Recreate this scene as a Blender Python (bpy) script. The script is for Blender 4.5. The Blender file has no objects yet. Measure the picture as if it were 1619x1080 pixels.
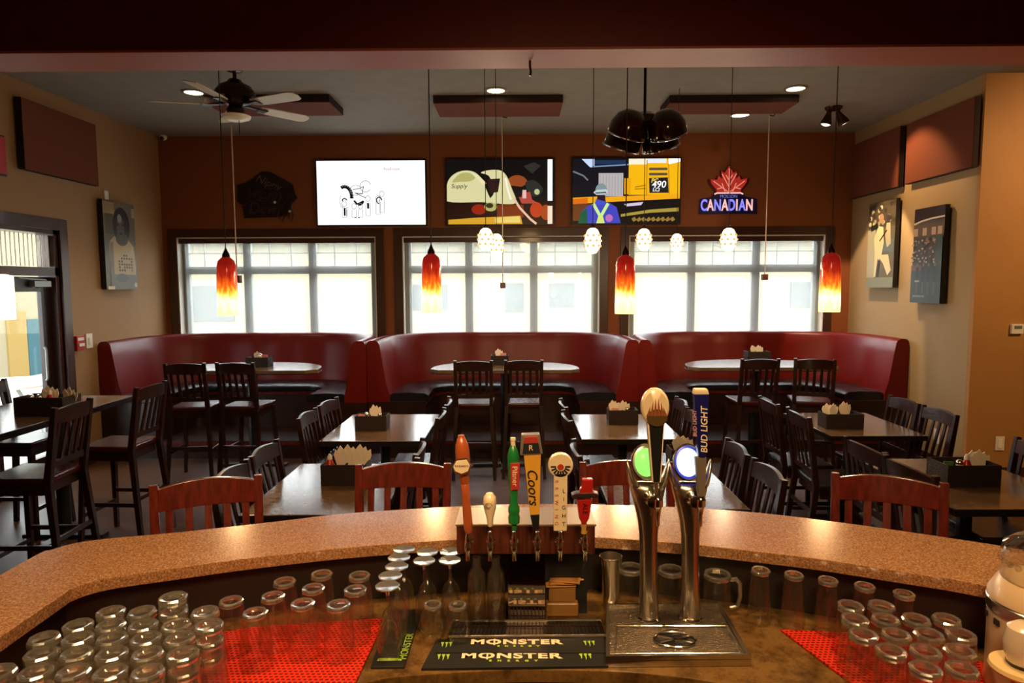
import bpy, bmesh, math, random
from mathutils import Vector, Matrix
random.seed(7)
PI = math.pi
scene = bpy.context.scene
COL = scene.collection

# ------------------------------------------------------------------ camera
F, EYE = 1050.0, 1.85
_yaw, _pitch, _roll = math.atan(10.5/F), math.atan(90/F), math.radians(-0.22)
ROT = Matrix.Rotation(_yaw, 3, 'Z') @ Matrix.Rotation(PI/2 - _pitch, 3, 'X') @ Matrix.Rotation(_roll, 3, 'Z')
cam_d = bpy.data.cameras.new('camera')
cam_d.sensor_width = 36.0
cam_d.lens = F/1619.0*36.0
cam_d.clip_start = 0.05
cam = bpy.data.objects.new('camera', cam_d)
cam.matrix_world = Matrix.Translation((0, 0, EYE)) @ ROT.to_4x4()
COL.objects.link(cam)
scene.camera = cam

def ray(px, py): return ROT @ Vector(((px-809.5)/F, (540-py)/F, -1.0))
def at_y(px, py, Y):
    d = ray(px, py); t = Y/d.y; return Vector((d.x*t, Y, EYE+d.z*t))
def at_z(px, py, Z):
    d = ray(px, py); t = (Z-EYE)/d.z; return Vector((d.x*t, d.y*t, Z))
def at_x(px, py, X):
    d = ray(px, py); t = X/d.x; return Vector((X, d.y*t, EYE+d.z*t))

# ------------------------------------------------------------------ mesh builder
class MB:
    def __init__(s): s.v, s.f, s.mi, s.T = [], [], [], Matrix.Identity(4)
    def add(s, vs, fs, m=0):
        b = len(s.v)
        for p in vs: s.v.append(tuple(s.T @ Vector(p)))
        for f in fs: s.f.append([b+i for i in f]); s.mi.append(m)
        return s
    def box(s, x0, x1, y0, y1, z0, z1, m=0):
        vs = [(x0,y0,z0),(x1,y0,z0),(x1,y1,z0),(x0,y1,z0),(x0,y0,z1),(x1,y0,z1),(x1,y1,z1),(x0,y1,z1)]
        return s.add(vs, [(0,3,2,1),(4,5,6,7),(0,1,5,4),(1,2,6,5),(2,3,7,6),(3,0,4,7)], m)
    def cbox(s, c, d, R=None, m=0):
        T0 = s.T
        s.T = T0 @ Matrix.Translation(c) @ (R.to_4x4() if R else Matrix.Identity(4))
        s.box(-d[0]/2, d[0]/2, -d[1]/2, d[1]/2, -d[2]/2, d[2]/2, m)
        s.T = T0; return s
    def bar(s, a, b, w, d, side=(1,0,0), m=0, w2=None, d2=None):   # tapered rectangular bar from a to b
        a, b = Vector(a), Vector(b); z = (b-a).normalized()
        x = Vector(side); x = (x - z*x.dot(z)).normalized(); y = z.cross(x)
        w2 = w if w2 is None else w2; d2 = d if d2 is None else d2
        vs = []
        for p, ww, dd in ((a, w, d), (b, w2, d2)):
            for sx, sy in ((-1,-1),(1,-1),(1,1),(-1,1)): vs.append(p + x*ww/2*sx + y*dd/2*sy)
        return s.add(vs, [(0,3,2,1),(4,5,6,7),(0,1,5,4),(1,2,6,5),(2,3,7,6),(3,0,4,7)], m)
    def lathe(s, prof, n=24, m=0, flute=None):
        vs, fs, rings = [], [], []
        for k, (r, z) in enumerate(prof):
            if r < 1e-6: rings.append([len(vs)]); vs.append((0, 0, z)); continue
            ring = []
            for i in range(n):
                a = 2*PI*i/n; rr = r
                if flute and flute[0] <= k <= flute[1]: rr = r*(1 + (flute[2] if i % 2 else -flute[2]))
                ring.append(len(vs)); vs.append((rr*math.cos(a), rr*math.sin(a), z))
            rings.append(ring)
        for A, B in zip(rings, rings[1:]):
            for i in range(n):
                j = (i+1) % n
                if len(A) == 1 and len(B) == 1: break
                if len(A) == 1: fs.append((A[0], B[j], B[i]))
                elif len(B) == 1: fs.append((A[i], A[j], B[0]))
                else: fs.append((A[i], A[j], B[j], B[i]))
        return s.add(vs, fs, m)
    def tube(s, pts, r, n=10, m=0, closed=False):
        pts = [Vector(p) for p in pts]; N = len(pts); vs, fs = [], []
        rs = r if isinstance(r, (list, tuple)) else [r]*N
        up = None
        for i, p in enumerate(pts):
            if closed: t = pts[(i+1) % N] - pts[i-1]
            else: t = pts[min(i+1, N-1)] - pts[max(i-1, 0)]
            t.normalize()
            if up is None:
                up = Vector((0,0,1)) if abs(t.z) < .9 else Vector((1,0,0))
            up = (up - t*up.dot(t)).normalized(); sd = t.cross(up)
            for k in range(n):
                a = 2*PI*k/n; vs.append(p + (up*math.cos(a) + sd*math.sin(a))*rs[i])
        L = N if closed else N-1
        for i in range(L):
            for k in range(n):
                a, b = i*n, ((i+1) % N)*n
                fs.append((a+k, b+k, b+(k+1) % n, a+(k+1) % n))
        if not closed: fs += [tuple(range(n)), tuple((N-1)*n+k for k in reversed(range(n)))]
        return s.add(vs, fs, m)
    def prism(s, poly, z0, z1, m=0):
        n = len(poly)
        A = sum(poly[i][0]*poly[(i+1) % n][1]-poly[(i+1) % n][0]*poly[i][1] for i in range(n))
        if A < 0: poly = poly[::-1]
        vs = [(x, y, z0) for x, y in poly] + [(x, y, z1) for x, y in poly]
        fs = [tuple(reversed(range(n))), tuple(range(n, 2*n))]
        fs += [(i, (i+1) % n, n+(i+1) % n, n+i) for i in range(n)]
        return s.add(vs, fs, m)
    def sweep(s, prof, path, m=0, pinch=None):   # path: [(P, N)], prof: [(offset along N, z)], closed profile
        k = len(prof); vs, fs = [], []
        for i, (P, N) in enumerate(path):
            for j, (o, z) in enumerate(prof):
                oo = o - (pinch[i] if pinch and o > .06 else 0)
                vs.append((P[0]+N[0]*oo, P[1]+N[1]*oo, z))
        for i in range(len(path)-1):
            for j in range(k):
                fs.append((i*k+j, i*k+(j+1) % k, (i+1)*k+(j+1) % k, (i+1)*k+j))
        fs += [tuple(reversed(range(k))), tuple((len(path)-1)*k+j for j in range(k))]
        return s.add(vs, fs, m)
    def sphere(s, c, r, n=16, m=0, sc=(1,1,1), half=None):
        prof = []
        K = n//2
        lo, hi = (-PI/2, PI/2) if half is None else half
        for i in range(K+1):
            a = lo + (hi-lo)*i/K; prof.append((max(0, r*math.cos(a)), r*math.sin(a)))
        T0 = s.T; s.T = T0 @ Matrix.Translation(c) @ Matrix.Diagonal((*sc, 1)); s.lathe(prof, n, m); s.T = T0; return s
    def build(s, name, mats, parent=None, bevel=0, angle=38, flat=False, segs=2):
        me = bpy.data.meshes.new(name)
        me.from_pydata(s.v, [], s.f)
        bm = bmesh.new(); bm.from_mesh(me)
        for f, mi in zip(bm.faces, s.mi): f.material_index = mi
        bmesh.ops.recalc_face_normals(bm, faces=bm.faces)
        if bevel:
            es = [e for e in bm.edges if len(e.link_faces) == 2 and e.calc_face_angle(0) > math.radians(40)]
            bmesh.ops.bevel(bm, geom=es, offset=bevel, segments=segs, affect='EDGES', profile=.6, clamp_overlap=True)
        bm.to_mesh(me); bm.free()
        if not flat:
            me.polygons.foreach_set('use_smooth', [True]*len(me.polygons))
            me.set_sharp_from_angle(angle=math.radians(angle))
        for mt in (mats if isinstance(mats, (list, tuple)) else [mats]): me.materials.append(mt)
        o = bpy.data.objects.new(name, me); COL.objects.link(o)
        if bevel and not flat:
            wn = o.modifiers.new('weighted_normal', 'WEIGHTED_NORMAL'); wn.keep_sharp = True; wn.weight = 100
        if parent: o.parent = parent
        return o

def BX(*a): return MB().box(*a)
def tag(o, label, cat, group=None, kind=None):
    o['label'] = label; o['category'] = cat
    if group: o['group'] = group
    if kind: o['kind'] = kind
    return o
def thing(name, label, cat, loc=(0,0,0), rz=0, group=None):
    o = bpy.data.objects.new(name, None); COL.objects.link(o)
    o.empty_display_size = .05
    o.location = loc; o.rotation_euler = (0, 0, rz)
    return tag(o, label, cat, group)
def struct(name, mb, mat, parent=None, **k):
    o = mb.build(name, mat, parent, **k)
    if not parent: o['kind'] = 'structure'
    return o
def dup(root, loc=None, rz=None, label=None, group=None):
    r = root.copy(); COL.objects.link(r)
    if loc is not None: r.location = loc
    if rz is not None: r.rotation_euler = (0, 0, rz)
    if label: r['label'] = label
    if group: r['group'] = group
    for ch in list(root.children):
        c = ch.copy(); COL.objects.link(c); c.parent = r
        for g in list(ch.children):
            d = g.copy(); COL.objects.link(d); d.parent = c
    return r
def text(name, body, size, M, mat, parent=None, ext=.001, off=0, shear=0, sx=1, spacing=1):
    cu = bpy.data.curves.new(name, 'FONT'); cu.body = body; cu.size = size; cu.extrude = ext
    cu.offset = off; cu.shear = shear; cu.align_x = 'CENTER'; cu.align_y = 'CENTER'; cu.space_character = spacing
    t = bpy.data.objects.new(name, cu); COL.objects.link(t)
    bpy.context.view_layer.update()
    me = bpy.data.meshes.new_from_object(t)
    bpy.data.objects.remove(t); bpy.data.curves.remove(cu)
    me.transform(M @ Matrix.Diagonal((sx, 1, 1, 1)))
    me.materials.clear(); me.materials.append(mat)
    o = bpy.data.objects.new(name, me); COL.objects.link(o)
    if parent: o.parent = parent
    return o
def frame(o, x, y):   # matrix with origin o, x axis and y axis given, z = x cross y
    x = Vector(x).normalized(); y = Vector(y); y = (y - x*y.dot(x)).normalized(); z = x.cross(y)
    M = Matrix.Identity(4)
    for i in range(3): M[i][0], M[i][1], M[i][2], M[i][3] = x[i], y[i], z[i], o[i]
    return M
WALLF = lambda p: frame(p, (1,0,0), (0,0,1))       # facing the camera (-Y)

# ------------------------------------------------------------------ materials
def nodes_of(name):
    m = bpy.data.materials.new(name); m.use_nodes = True
    nt = m.node_tree; b = nt.nodes.get('Principled BSDF')
    return m, nt, b
def rgb(c): return (c[0], c[1], c[2], 1)
def srgb(r, g, b):
    f = lambda u: (u/255/12.92) if u/255 <= .04045 else ((u/255+.055)/1.055)**2.4
    return (f(r), f(g), f(b))
def mat(name, col, rough=.5, metal=0, noise=None, bump=None, coat=0, emit=None, spec=.5, scale3=None):
    """noise=(scale, second colour, contrast lo, hi); bump=(scale, strength)"""
    m, nt, b = nodes_of(name)
    b.inputs['Base Color'].default_value = rgb(col); b.inputs['Roughness'].default_value = rough
    b.inputs['Metallic'].default_value = metal; b.inputs['Coat Weight'].default_value = coat
    b.inputs['Coat Roughness'].default_value = .08
    b.inputs['Specular IOR Level'].default_value = spec
    tc = nt.nodes.new('ShaderNodeTexCoord'); src = tc.outputs['Object']
    if scale3:
        mp = nt.nodes.new('ShaderNodeMapping'); mp.inputs['Scale'].default_value = scale3
        nt.links.new(src, mp.inputs['Vector']); src = mp.outputs['Vector']
    if noise:
        n = nt.nodes.new('ShaderNodeTexNoise'); n.inputs['Scale'].default_value = noise[0]; n.inputs['Detail'].default_value = 5
        nt.links.new(src, n.inputs['Vector'])
        r = nt.nodes.new('ShaderNodeValToRGB')
        lo, hi = (noise[2], noise[3]) if len(noise) > 3 else (.35, .65)
        r.color_ramp.elements[0].position = lo; r.color_ramp.elements[0].color = rgb(col)
        r.color_ramp.elements[1].position = hi; r.color_ramp.elements[1].color = rgb(noise[1])
        nt.links.new(n.outputs['Fac'], r.inputs['Fac']); nt.links.new(r.outputs['Color'], b.inputs['Base Color'])
    if bump:
        n2 = nt.nodes.new('ShaderNodeTexNoise'); n2.inputs['Scale'].default_value = bump[0]; n2.inputs['Detail'].default_value = 3
        nt.links.new(src, n2.inputs['Vector'])
        bp = nt.nodes.new('ShaderNodeBump'); bp.inputs['Strength'].default_value = bump[1]; bp.inputs['Distance'].default_value = .01
        nt.links.new(n2.outputs['Fac'], bp.inputs['Height']); nt.links.new(bp.outputs['Normal'], b.inputs['Normal'])
    if emit:
        b.inputs['Emission Color'].default_value = rgb(emit[0]); b.inputs['Emission Strength'].default_value = emit[1]
    return m
def emis(name, col, s):
    m, nt, b = nodes_of(name)
    b.inputs['Base Color'].default_value = (0.01, .01, .01, 1); b.inputs['Roughness'].default_value = .3
    b.inputs['Emission Color'].default_value = rgb(col); b.inputs['Emission Strength'].default_value = s
    return m
def thin_glass(name, tint=(1,1,1), gloss=.05, base=.05, haze=0, power=3.0, bump=None):
    m, nt, b = nodes_of(name); nt.nodes.remove(b)
    out = nt.nodes['Material Output']
    tr = nt.nodes.new('ShaderNodeBsdfTransparent'); tr.inputs['Color'].default_value = rgb(tint)
    gl = nt.nodes.new('ShaderNodeBsdfGlossy'); gl.inputs['Roughness'].default_value = gloss
    lw = nt.nodes.new('ShaderNodeLayerWeight'); lw.inputs['Blend'].default_value = .5
    pw = nt.nodes.new('ShaderNodeMath'); pw.operation = 'POWER'; pw.inputs[1].default_value = power
    ad = nt.nodes.new('ShaderNodeMath'); ad.operation = 'MULTIPLY_ADD'; ad.inputs[1].default_value = .75; ad.inputs[2].default_value = base
    nt.links.new(lw.outputs['Facing'], pw.inputs[0]); nt.links.new(pw.outputs[0], ad.inputs[0])
    mx = nt.nodes.new('ShaderNodeMixShader')
    nt.links.new(ad.outputs[0], mx.inputs['Fac']); nt.links.new(tr.outputs[0], mx.inputs[1]); nt.links.new(gl.outputs[0], mx.inputs[2])
    last = mx
    if bump:
        tc = nt.nodes.new('ShaderNodeTexCoord'); n2 = nt.nodes.new('ShaderNodeTexNoise'); n2.inputs['Scale'].default_value = bump[0]
        nt.links.new(tc.outputs['Object'], n2.inputs['Vector'])
        bp = nt.nodes.new('ShaderNodeBump'); bp.inputs['Strength'].default_value = bump[1]; bp.inputs['Distance'].default_value = .005
        nt.links.new(n2.outputs['Fac'], bp.inputs['Height']); nt.links.new(bp.outputs['Normal'], gl.inputs['Normal'])
    if haze:
        df = nt.nodes.new('ShaderNodeBsdfDiffuse'); df.inputs['Color'].default_value = (.85, .85, .82, 1)
        tl = nt.nodes.new('ShaderNodeBsdfTranslucent'); tl.inputs['Color'].default_value = (.85, .85, .82, 1)
        m1 = nt.nodes.new('ShaderNodeMixShader'); m1.inputs['Fac'].default_value = .5
        nt.links.new(df.outputs[0], m1.inputs[1]); nt.links.new(tl.outputs[0], m1.inputs[2])
        m2 = nt.nodes.new('ShaderNodeMixShader'); m2.inputs['Fac'].default_value = haze
        nt.links.new(mx.outputs[0], m2.inputs[1]); nt.links.new(m1.outputs[0], m2.inputs[2]); last = m2
    nt.links.new(last.outputs[0], out.inputs['Surface'])
    return m
def real_glass(name, col=(1,1,1), rough=0.0, ior=1.45):
    m, nt, b = nodes_of(name)
    b.inputs['Base Color'].default_value = rgb(col); b.inputs['Roughness'].default_value = rough
    b.inputs['Transmission Weight'].default_value = 1; b.inputs['IOR'].default_value = ior
    return m
def plank_mat(name, c1, c2, rough, pw=.12, pl=1.3, axis_rot=0):
    m, nt, b = nodes_of(name)
    tc = nt.nodes.new('ShaderNodeTexCoord'); mp = nt.nodes.new('ShaderNodeMapping'); mp.inputs['Rotation'].default_value = (0, 0, axis_rot)
    nt.links.new(tc.outputs['Object'], mp.inputs['Vector'])
    br = nt.nodes.new('ShaderNodeTexBrick'); br.inputs['Scale'].default_value = 1
    br.inputs['Brick Width'].default_value = pl; br.inputs['Row Height'].default_value = pw; br.inputs['Mortar Size'].default_value = .002
    br.inputs['Color1'].default_value = rgb(c1); br.inputs['Color2'].default_value = rgb(c2)
    br.inputs['Mortar'].default_value = rgb([x*.3 for x in c1])
    nt.links.new(mp.outputs['Vector'], br.inputs['Vector'])
    mp2 = nt.nodes.new('ShaderNodeMapping'); mp2.inputs['Scale'].default_value = (3, 40, 3); nt.links.new(mp.outputs['Vector'], mp2.inputs['Vector'])
    n = nt.nodes.new('ShaderNodeTexNoise'); n.inputs['Scale'].default_value = 2; n.inputs['Detail'].default_value = 4; nt.links.new(mp2.outputs['Vector'], n.inputs['Vector'])
    mx = nt.nodes.new('ShaderNodeMix'); mx.data_type = 'RGBA'; mx.blend_type = 'MULTIPLY'; mx.inputs[0].default_value = .6
    nt.links.new(br.outputs['Color'], mx.inputs[6]); nt.links.new(n.outputs['Color'], mx.inputs[7])
    nt.links.new(mx.outputs[2], b.inputs['Base Color']); b.inputs['Roughness'].default_value = rough
    return m
def speckle_mat(name, cols, scale, rough, coat=0):
    m, nt, b = nodes_of(name)
    tc = nt.nodes.new('ShaderNodeTexCoord')
    n = nt.nodes.new('ShaderNodeTexNoise'); n.inputs['Scale'].default_value = scale; n.inputs['Detail'].default_value = 6; n.inputs['Roughness'].default_value = .75
    nt.links.new(tc.outputs['Object'], n.inputs['Vector'])
    r = nt.nodes.new('ShaderNodeValToRGB'); cr = r.color_ramp
    cr.elements[0].position = cols[0][0]; cr.elements[0].color = rgb(cols[0][1])
    cr.elements[1].position = cols[-1][0]; cr.elements[1].color = rgb(cols[-1][1])
    for p, c in cols[1:-1]:
        e = cr.elements.new(p); e.color = rgb(c)
    nt.links.new(n.outputs['Fac'], r.inputs['Fac']); nt.links.new(r.outputs['Color'], b.inputs['Base Color'])
    b.inputs['Roughness'].default_value = rough; b.inputs['Coat Weight'].default_value = coat
    return m
def shade_mat():   # fused art glass pendant: red on top, yellow then white at the lit lower end (object z from 0 at the bottom to .37)
    m, nt, b = nodes_of('fused_glass')
    tc = nt.nodes.new('ShaderNodeTexCoord'); sp = nt.nodes.new('ShaderNodeSeparateXYZ'); nt.links.new(tc.outputs['Object'], sp.inputs[0])
    mp = nt.nodes.new('ShaderNodeMapping'); mp.inputs['Scale'].default_value = (1, 1, .35); nt.links.new(tc.outputs['Object'], mp.inputs['Vector'])
    n = nt.nodes.new('ShaderNodeTexNoise'); n.inputs['Scale'].default_value = 55; n.inputs['Detail'].default_value = 3; nt.links.new(mp.outputs['Vector'], n.inputs['Vector'])
    a = nt.nodes.new('ShaderNodeMath'); a.operation = 'MULTIPLY_ADD'; a.inputs[1].default_value = .16; nt.links.new(n.outputs['Fac'], a.inputs[0])
    nt.links.new(sp.outputs['Z'], a.inputs[2])
    dv = nt.nodes.new('ShaderNodeMath'); dv.operation = 'DIVIDE'; dv.inputs[1].default_value = .50; nt.links.new(a.outputs[0], dv.inputs[0])
    r = nt.nodes.new('ShaderNodeValToRGB'); cr = r.color_ramp
    cr.elements[0].position = .0; cr.elements[0].color = (1.0, .62, .22, 1)
    cr.elements[1].position = 1.0; cr.elements[1].color = (.16, .006, .004, 1)
    for p, c in ((.22, (1.0, .66, .22)), (.34, (1.0, .80, .42)), (.46, (1.0, .42, .03)), (.54, (.85, .11, .008)), (.68, (.48, .022, .008)), (.80, (.28, .009, .005))):
        e = cr.elements.new(p); e.color = rgb(c)
    nt.links.new(dv.outputs[0], r.inputs['Fac']); nt.links.new(r.outputs['Color'], b.inputs['Base Color']); nt.links.new(r.outputs['Color'], b.inputs['Emission Color'])
    r2 = nt.nodes.new('ShaderNodeMapRange'); r2.inputs[1].default_value = .05; r2.inputs[2].default_value = .24; r2.inputs[3].default_value = 2.6; r2.inputs[4].default_value = .75
    nt.links.new(sp.outputs['Z'], r2.inputs[0]); nt.links.new(r2.outputs[0], b.inputs['Emission Strength'])
    b.inputs['Roughness'].default_value = .12
    return m
M = {}
M['tan'] = mat('tan_paint', (.36, .20, .083), .7, bump=(160, .05))
M['brown'] = mat('brown_paint', (.26, .072, .016), .65, bump=(160, .05))
M['orange'] = mat('ochre_paint', (.46, .215, .055), .65, noise=(1.2, (.40, .185, .046)), bump=(160, .05))
M['greige'] = mat('greige_paint', (.38, .25, .12), .65, bump=(160, .05))
M['maroon'] = mat('maroon_paint', (.16, .018, .012), .45, bump=(120, .04))
M['soffit'] = mat('dusty_red_paint', (.62, .18, .13), .5, noise=(2, (.56, .155, .11)), bump=(90, .06))
M['ceil'] = mat('grey_ceiling_paint', (.32, .285, .235), .8, noise=(6, (.29, .26, .215)), bump=(200, .1))
M['floor'] = plank_mat('dark_plank_floor', (.13, .055, .025), (.08, .032, .015), .38)
M['floor'].node_tree.nodes['Principled BSDF'].inputs['Specular IOR Level'].default_value = .3
M['trimwood'] = mat('dark_brown_trim', (.055, .018, .010), .35, coat=.2)
M['mahogany'] = mat('mahogany_wood', (.14, .015, .007), .26, noise=(9, (.075, .008, .004)), coat=.35, scale3=(6, 6, .8))
M['darkwood'] = mat('espresso_wood', (.030, .008, .005), .34, noise=(8, (.014, .005, .004)), coat=.1)
M['redvinyl'] = mat('oxblood_vinyl', (.15, .006, .004), .36, bump=(7, .12))
M['redvinyl'].node_tree.nodes['Principled BSDF'].inputs['Specular IOR Level'].default_value = .32
M['seatvinyl'] = mat('dark_maroon_vinyl', (.045, .006, .005), .25, bump=(9, .15))
M['blackvinyl'] = mat('black_vinyl', (.012, .011, .014), .26, bump=(9, .15))
M['tabletop'] = speckle_mat('brown_laminate', [(.3, (.10, .055, .028)), (.5, (.17, .10, .052)), (.7, (.24, .15, .085))], 5, .17)
M['tabletop'].node_tree.nodes['Principled BSDF'].inputs['Specular IOR Level'].default_value = 1.0; M['tabletop'].node_tree.nodes['Principled BSDF'].inputs['IOR'].default_value = 1.65
M['blackedge'] = mat('black_edge', (.012, .010, .010), .3)
M['castiron'] = mat('black_cast_iron', (.010, .010, .011), .4)
M['granite'] = speckle_mat('brown_granite', [(.30, (.09, .04, .02)), (.45, (.25, .115, .05)), (.54, (.38, .195, .09)), (.68, (.60, .40, .25))], 190, .22, .15)
M['counter'] = speckle_mat('marbled_laminate', [(.30, (.03, .014, .004)), (.45, (.10, .05, .013)), (.58, (.18, .095, .028)), (.72, (.07, .035, .010))], 9, .2)
M['barpanel'] = mat('dark_bar_panel', (.012, .006, .005), .5)
M['tapwood'] = mat('walnut_wood', (.12, .032, .016), .3, noise=(5, (.05, .012, .008)), coat=.3, scale3=(14, 4, 1))
M['chrome'] = mat('chrome', (.75, .72, .68), .12, 1)
M['steel'] = mat('brushed_steel', (.62, .58, .50), .24, 1, bump=(60, .03))
M['mirror'] = mat('polished_dark_steel', (.34, .25, .20), .06, 1)
M['lidsteel'] = mat('satin_copper_steel', (.66, .48, .34), .30, .85)
M['black'] = mat('black_plastic', (.010, .010, .011), .35)
M['rubber'] = mat('black_rubber', (.008, .008, .008), .55)
M['white'] = mat('white_plastic', (.78, .74, .66), .4)
M['paper'] = mat('white_paper', (.92, .82, .68), .8)
M['bronze'] = mat('oil_rubbed_bronze', (.045, .018, .011), .25, .6)
M['blade'] = mat('pale_fan_blade', (.80, .70, .50), .4, noise=(8, (.72, .62, .44)))
M['panel'] = mat('rust_fabric', (.16, .034, .010), .9, bump=(300, .2))
M['panelside'] = mat('dark_fabric', (.022, .008, .005), .9)
M['alu'] = mat('grey_aluminium', (.30, .34, .34), .4, .3)
M['glasspane'] = thin_glass('window_glass', (.96, .98, .97), .0, .03)
M['clear'] = thin_glass('clear_glass', (.94, .93, .90), .05, .07, .01, 2.0)
M['tumbler'] = thin_glass('pressed_tumbler_glass', (.97, .94, .87), .10, .06, .045, 2.2)
M['glass'] = thin_glass('bar_glass', (.95, .93, .87), .06, .065, .012, 2.3)
M['basering'] = thin_glass('thick_glass_base', (.90, .86, .74), .16, .42, .10, 1.2)
M['greenglass'] = real_glass('greenish_glass', (.72, .90, .62))
M['cord'] = mat('dark_cord', (.02, .012, .008), .6)
M['whitecord'] = mat('pale_cord', (.62, .50, .38), .6)
M['shade'] = shade_mat()
M['globe'] = emis('lit_white_glass', (1.0, .86, .58), 2.2)
M['globecell'] = emis('lit_amber_glass', (1.0, .55, .16), 1.0)
M['lampwhite'] = emis('lamp_lens', (1.0, .80, .48), 14)
M['redmat'] = mat('red_rubber_mat', (.50, .018, .008), .38)
M['napkinbox'] = mat('black_wicker', (.016, .006, .005), .75, bump=(120, .8))
# ------------------------------------------------------------------ room shell
XL, XR, YB, YR, CZ = -4.48, 4.15, 8.40, 6.10, 3.70
WIN = [(-4.30, -1.79), (-1.455, 1.02), (1.385, 3.825)]
WZ0, WZ1 = 1.10, 2.455
DY0, DY1, DZ = 5.55, 6.48, 2.39
struct('floor', BX(-4.7, 9, -1.6, 8.6, -.1, 0), M['floor'])
struct('ceiling', BX(-4.7, 9, -1.6, 8.6, CZ, CZ+.1), M['ceil'])
wb = MB()
xs = [XL-.2, WIN[0][0], WIN[0][1], WIN[1][0], WIN[1][1], WIN[2][0], WIN[2][1], XR+.25]
for i in range(0, 8, 2): wb.box(xs[i], xs[i+1], YB, YB+.2, 0, CZ)
for x0, x1 in WIN: wb.box(x0, x1, YB, YB+.2, 0, WZ0).box(x0, x1, YB, YB+.2, WZ1, CZ)
struct('wall_back', wb, M['brown'])
wl = MB().box(XL-.2, XL, -1.6, DY0, 0, CZ).box(XL-.2, XL, DY1, YB, 0, CZ).box(XL-.2, XL, DY0, DY1, DZ, CZ)
struct('wall_left', wl, M['tan'])
struct('wall_right', BX(XR, XR+.25, YR+.05, YB, 0, CZ), M['greige'])
struct('wall_right_front', BX(XR+.0005, 9, YR, YR+.2, 0, CZ), M['orange'])
struct('wall_right_far', BX(8.9, 9, -1.6, YR, 0, CZ), M['orange'])
struct('wall_rear', BX(-4.7, 9, -1.7, -1.6, 0, CZ), M['tan'])
# bulkhead over the bar
bk = MB().box(XL, 8.9, 3.34, 3.62, 3.0, CZ)
struct('trim_1', bk, [M['maroon']])
bpy.data.objects['trim_1'].name = 'ceiling_bulkhead'
so = MB().box(XL, 8.9, 3.341, 3.621, 2.988, 3.0)
struct('trim_1', so, M['soffit'])
struct('trim_2', BX(XL, XR, 6.975, YB, 0, .19), M['darkwood'])           # low booth platform
struct('trim_3', BX(XL, XR, 6.962, 6.985, .150, .18), M['mahogany'])    # its nosing
struct('baseboard_left', MB().box(XL, XL+.015, -1.5, DY0-.1, 0, .14).box(XL, XL+.015, DY1+.1, 6.85, 0, .14), M['trimwood'])
struct('baseboard_right', BX(XR-.015, XR, YR, 6.85, 0, .14), M['trimwood'])
struct('baseboard_front', BX(XR-.015, 8.9, YR-.015, YR, 0, .14), M['trimwood'])

# roller shade cloth
def shade_cloth():
    m, nt, b = nodes_of('sheer_shade_cloth'); nt.nodes.remove(b)
    tr = nt.nodes.new('ShaderNodeBsdfTransparent'); tl = nt.nodes.new('ShaderNodeBsdfTranslucent'); tl.inputs['Color'].default_value = (.93, .95, .95, 1)
    mx = nt.nodes.new('ShaderNodeMixShader'); mx.inputs['Fac'].default_value = .13
    nt.links.new(tr.outputs[0], mx.inputs[1]); nt.links.new(tl.outputs[0], mx.inputs[2]); nt.links.new(mx.outputs[0], nt.nodes['Material Output'].inputs['Surface'])
    return m
M['cloth'] = shade_cloth()
M['reveal'] = mat('white_reveal_paint', (.75, .72, .66), .6)
for k, (x0, x1) in enumerate(WIN):
    casing = MB()
    c = .105
    casing.box(x0-c, x0, YB-.025, YB, WZ0-c, WZ1+c).box(x1, x1+c, YB-.025, YB, WZ0-c, WZ1+c)
    casing.box(x0, x1, YB-.025, YB, WZ1, WZ1+c).box(x0, x1, YB-.025, YB, WZ0-c, WZ0)
    w = struct('window_%d' % (k+1), casing, M['trimwood'], bevel=.004)
    jb = MB().box(x0, x0+.012, YB-.02, YB+.12, WZ0, WZ1).box(x1-.012, x1, YB-.02, YB+.12, WZ0, WZ1)
    jb.box(x0, x1, YB-.02, YB+.12, WZ1-.012, WZ1).box(x0, x1, YB-.02, YB+.12, WZ0, WZ0+.012)
    jb.build('jamb', M['reveal'], w)
    fr = MB(); y0, y1 = YB+.10, YB+.16
    W = x1-x0; zt = 2.045
    for fx in (0, 1/3, 2/3, 1):
        cx = x0 + W*fx; hw = .05 if 0 < fx < 1 else .045
        cx = min(max(cx, x0+.045), x1-.045); fr.box(cx-hw, cx+hw, y0, y1, WZ0, WZ1)
    fr.box(x0, x1, y0+.003, y1+.003, zt-.05, zt+.05).box(x0, x1, y0+.003, y1+.003, WZ1-.05, WZ1).box(x0, x1, y0+.003, y1+.003, WZ0, WZ0+.05)
    f = fr.build('window_frame', M['alu'], w, bevel=.006)
    mu = MB()
    for j in range(3):
        a, b2 = x0+W*j/3, x0+W*(j+1)/3
        for t in (1/3, 2/3): xx = a+(b2-a)*t; mu.box(xx-.006, xx+.006, y0+.03, y0+.045, zt+.05, WZ1-.05)
        mu.box(a, b2, y0+.03, y0+.045, 2.255, 2.267)
        BX(a+.03, b2-.03, y0+.022, y0+.028, zt+.03, WZ1-.03).build('pane', M['glasspane'], w)
        BX(a+.03, b2-.03, y0+.022, y0+.028, WZ0+.03, zt-.03).build('pane', M['glasspane'], w)
    mu.build('muntin_grid', M['alu'], f)
    BX(x0+.013, x1-.013, YB+.015, YB+.075, WZ1-.075, WZ1-.014).build('shade_cassette', M['trimwood'], w, bevel=.006)
    BX(x0+.07, x1-.07, YB+.044, YB+.046, WZ0+.05, WZ1-.07).build('roller_shade', M['cloth'], w)

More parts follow.
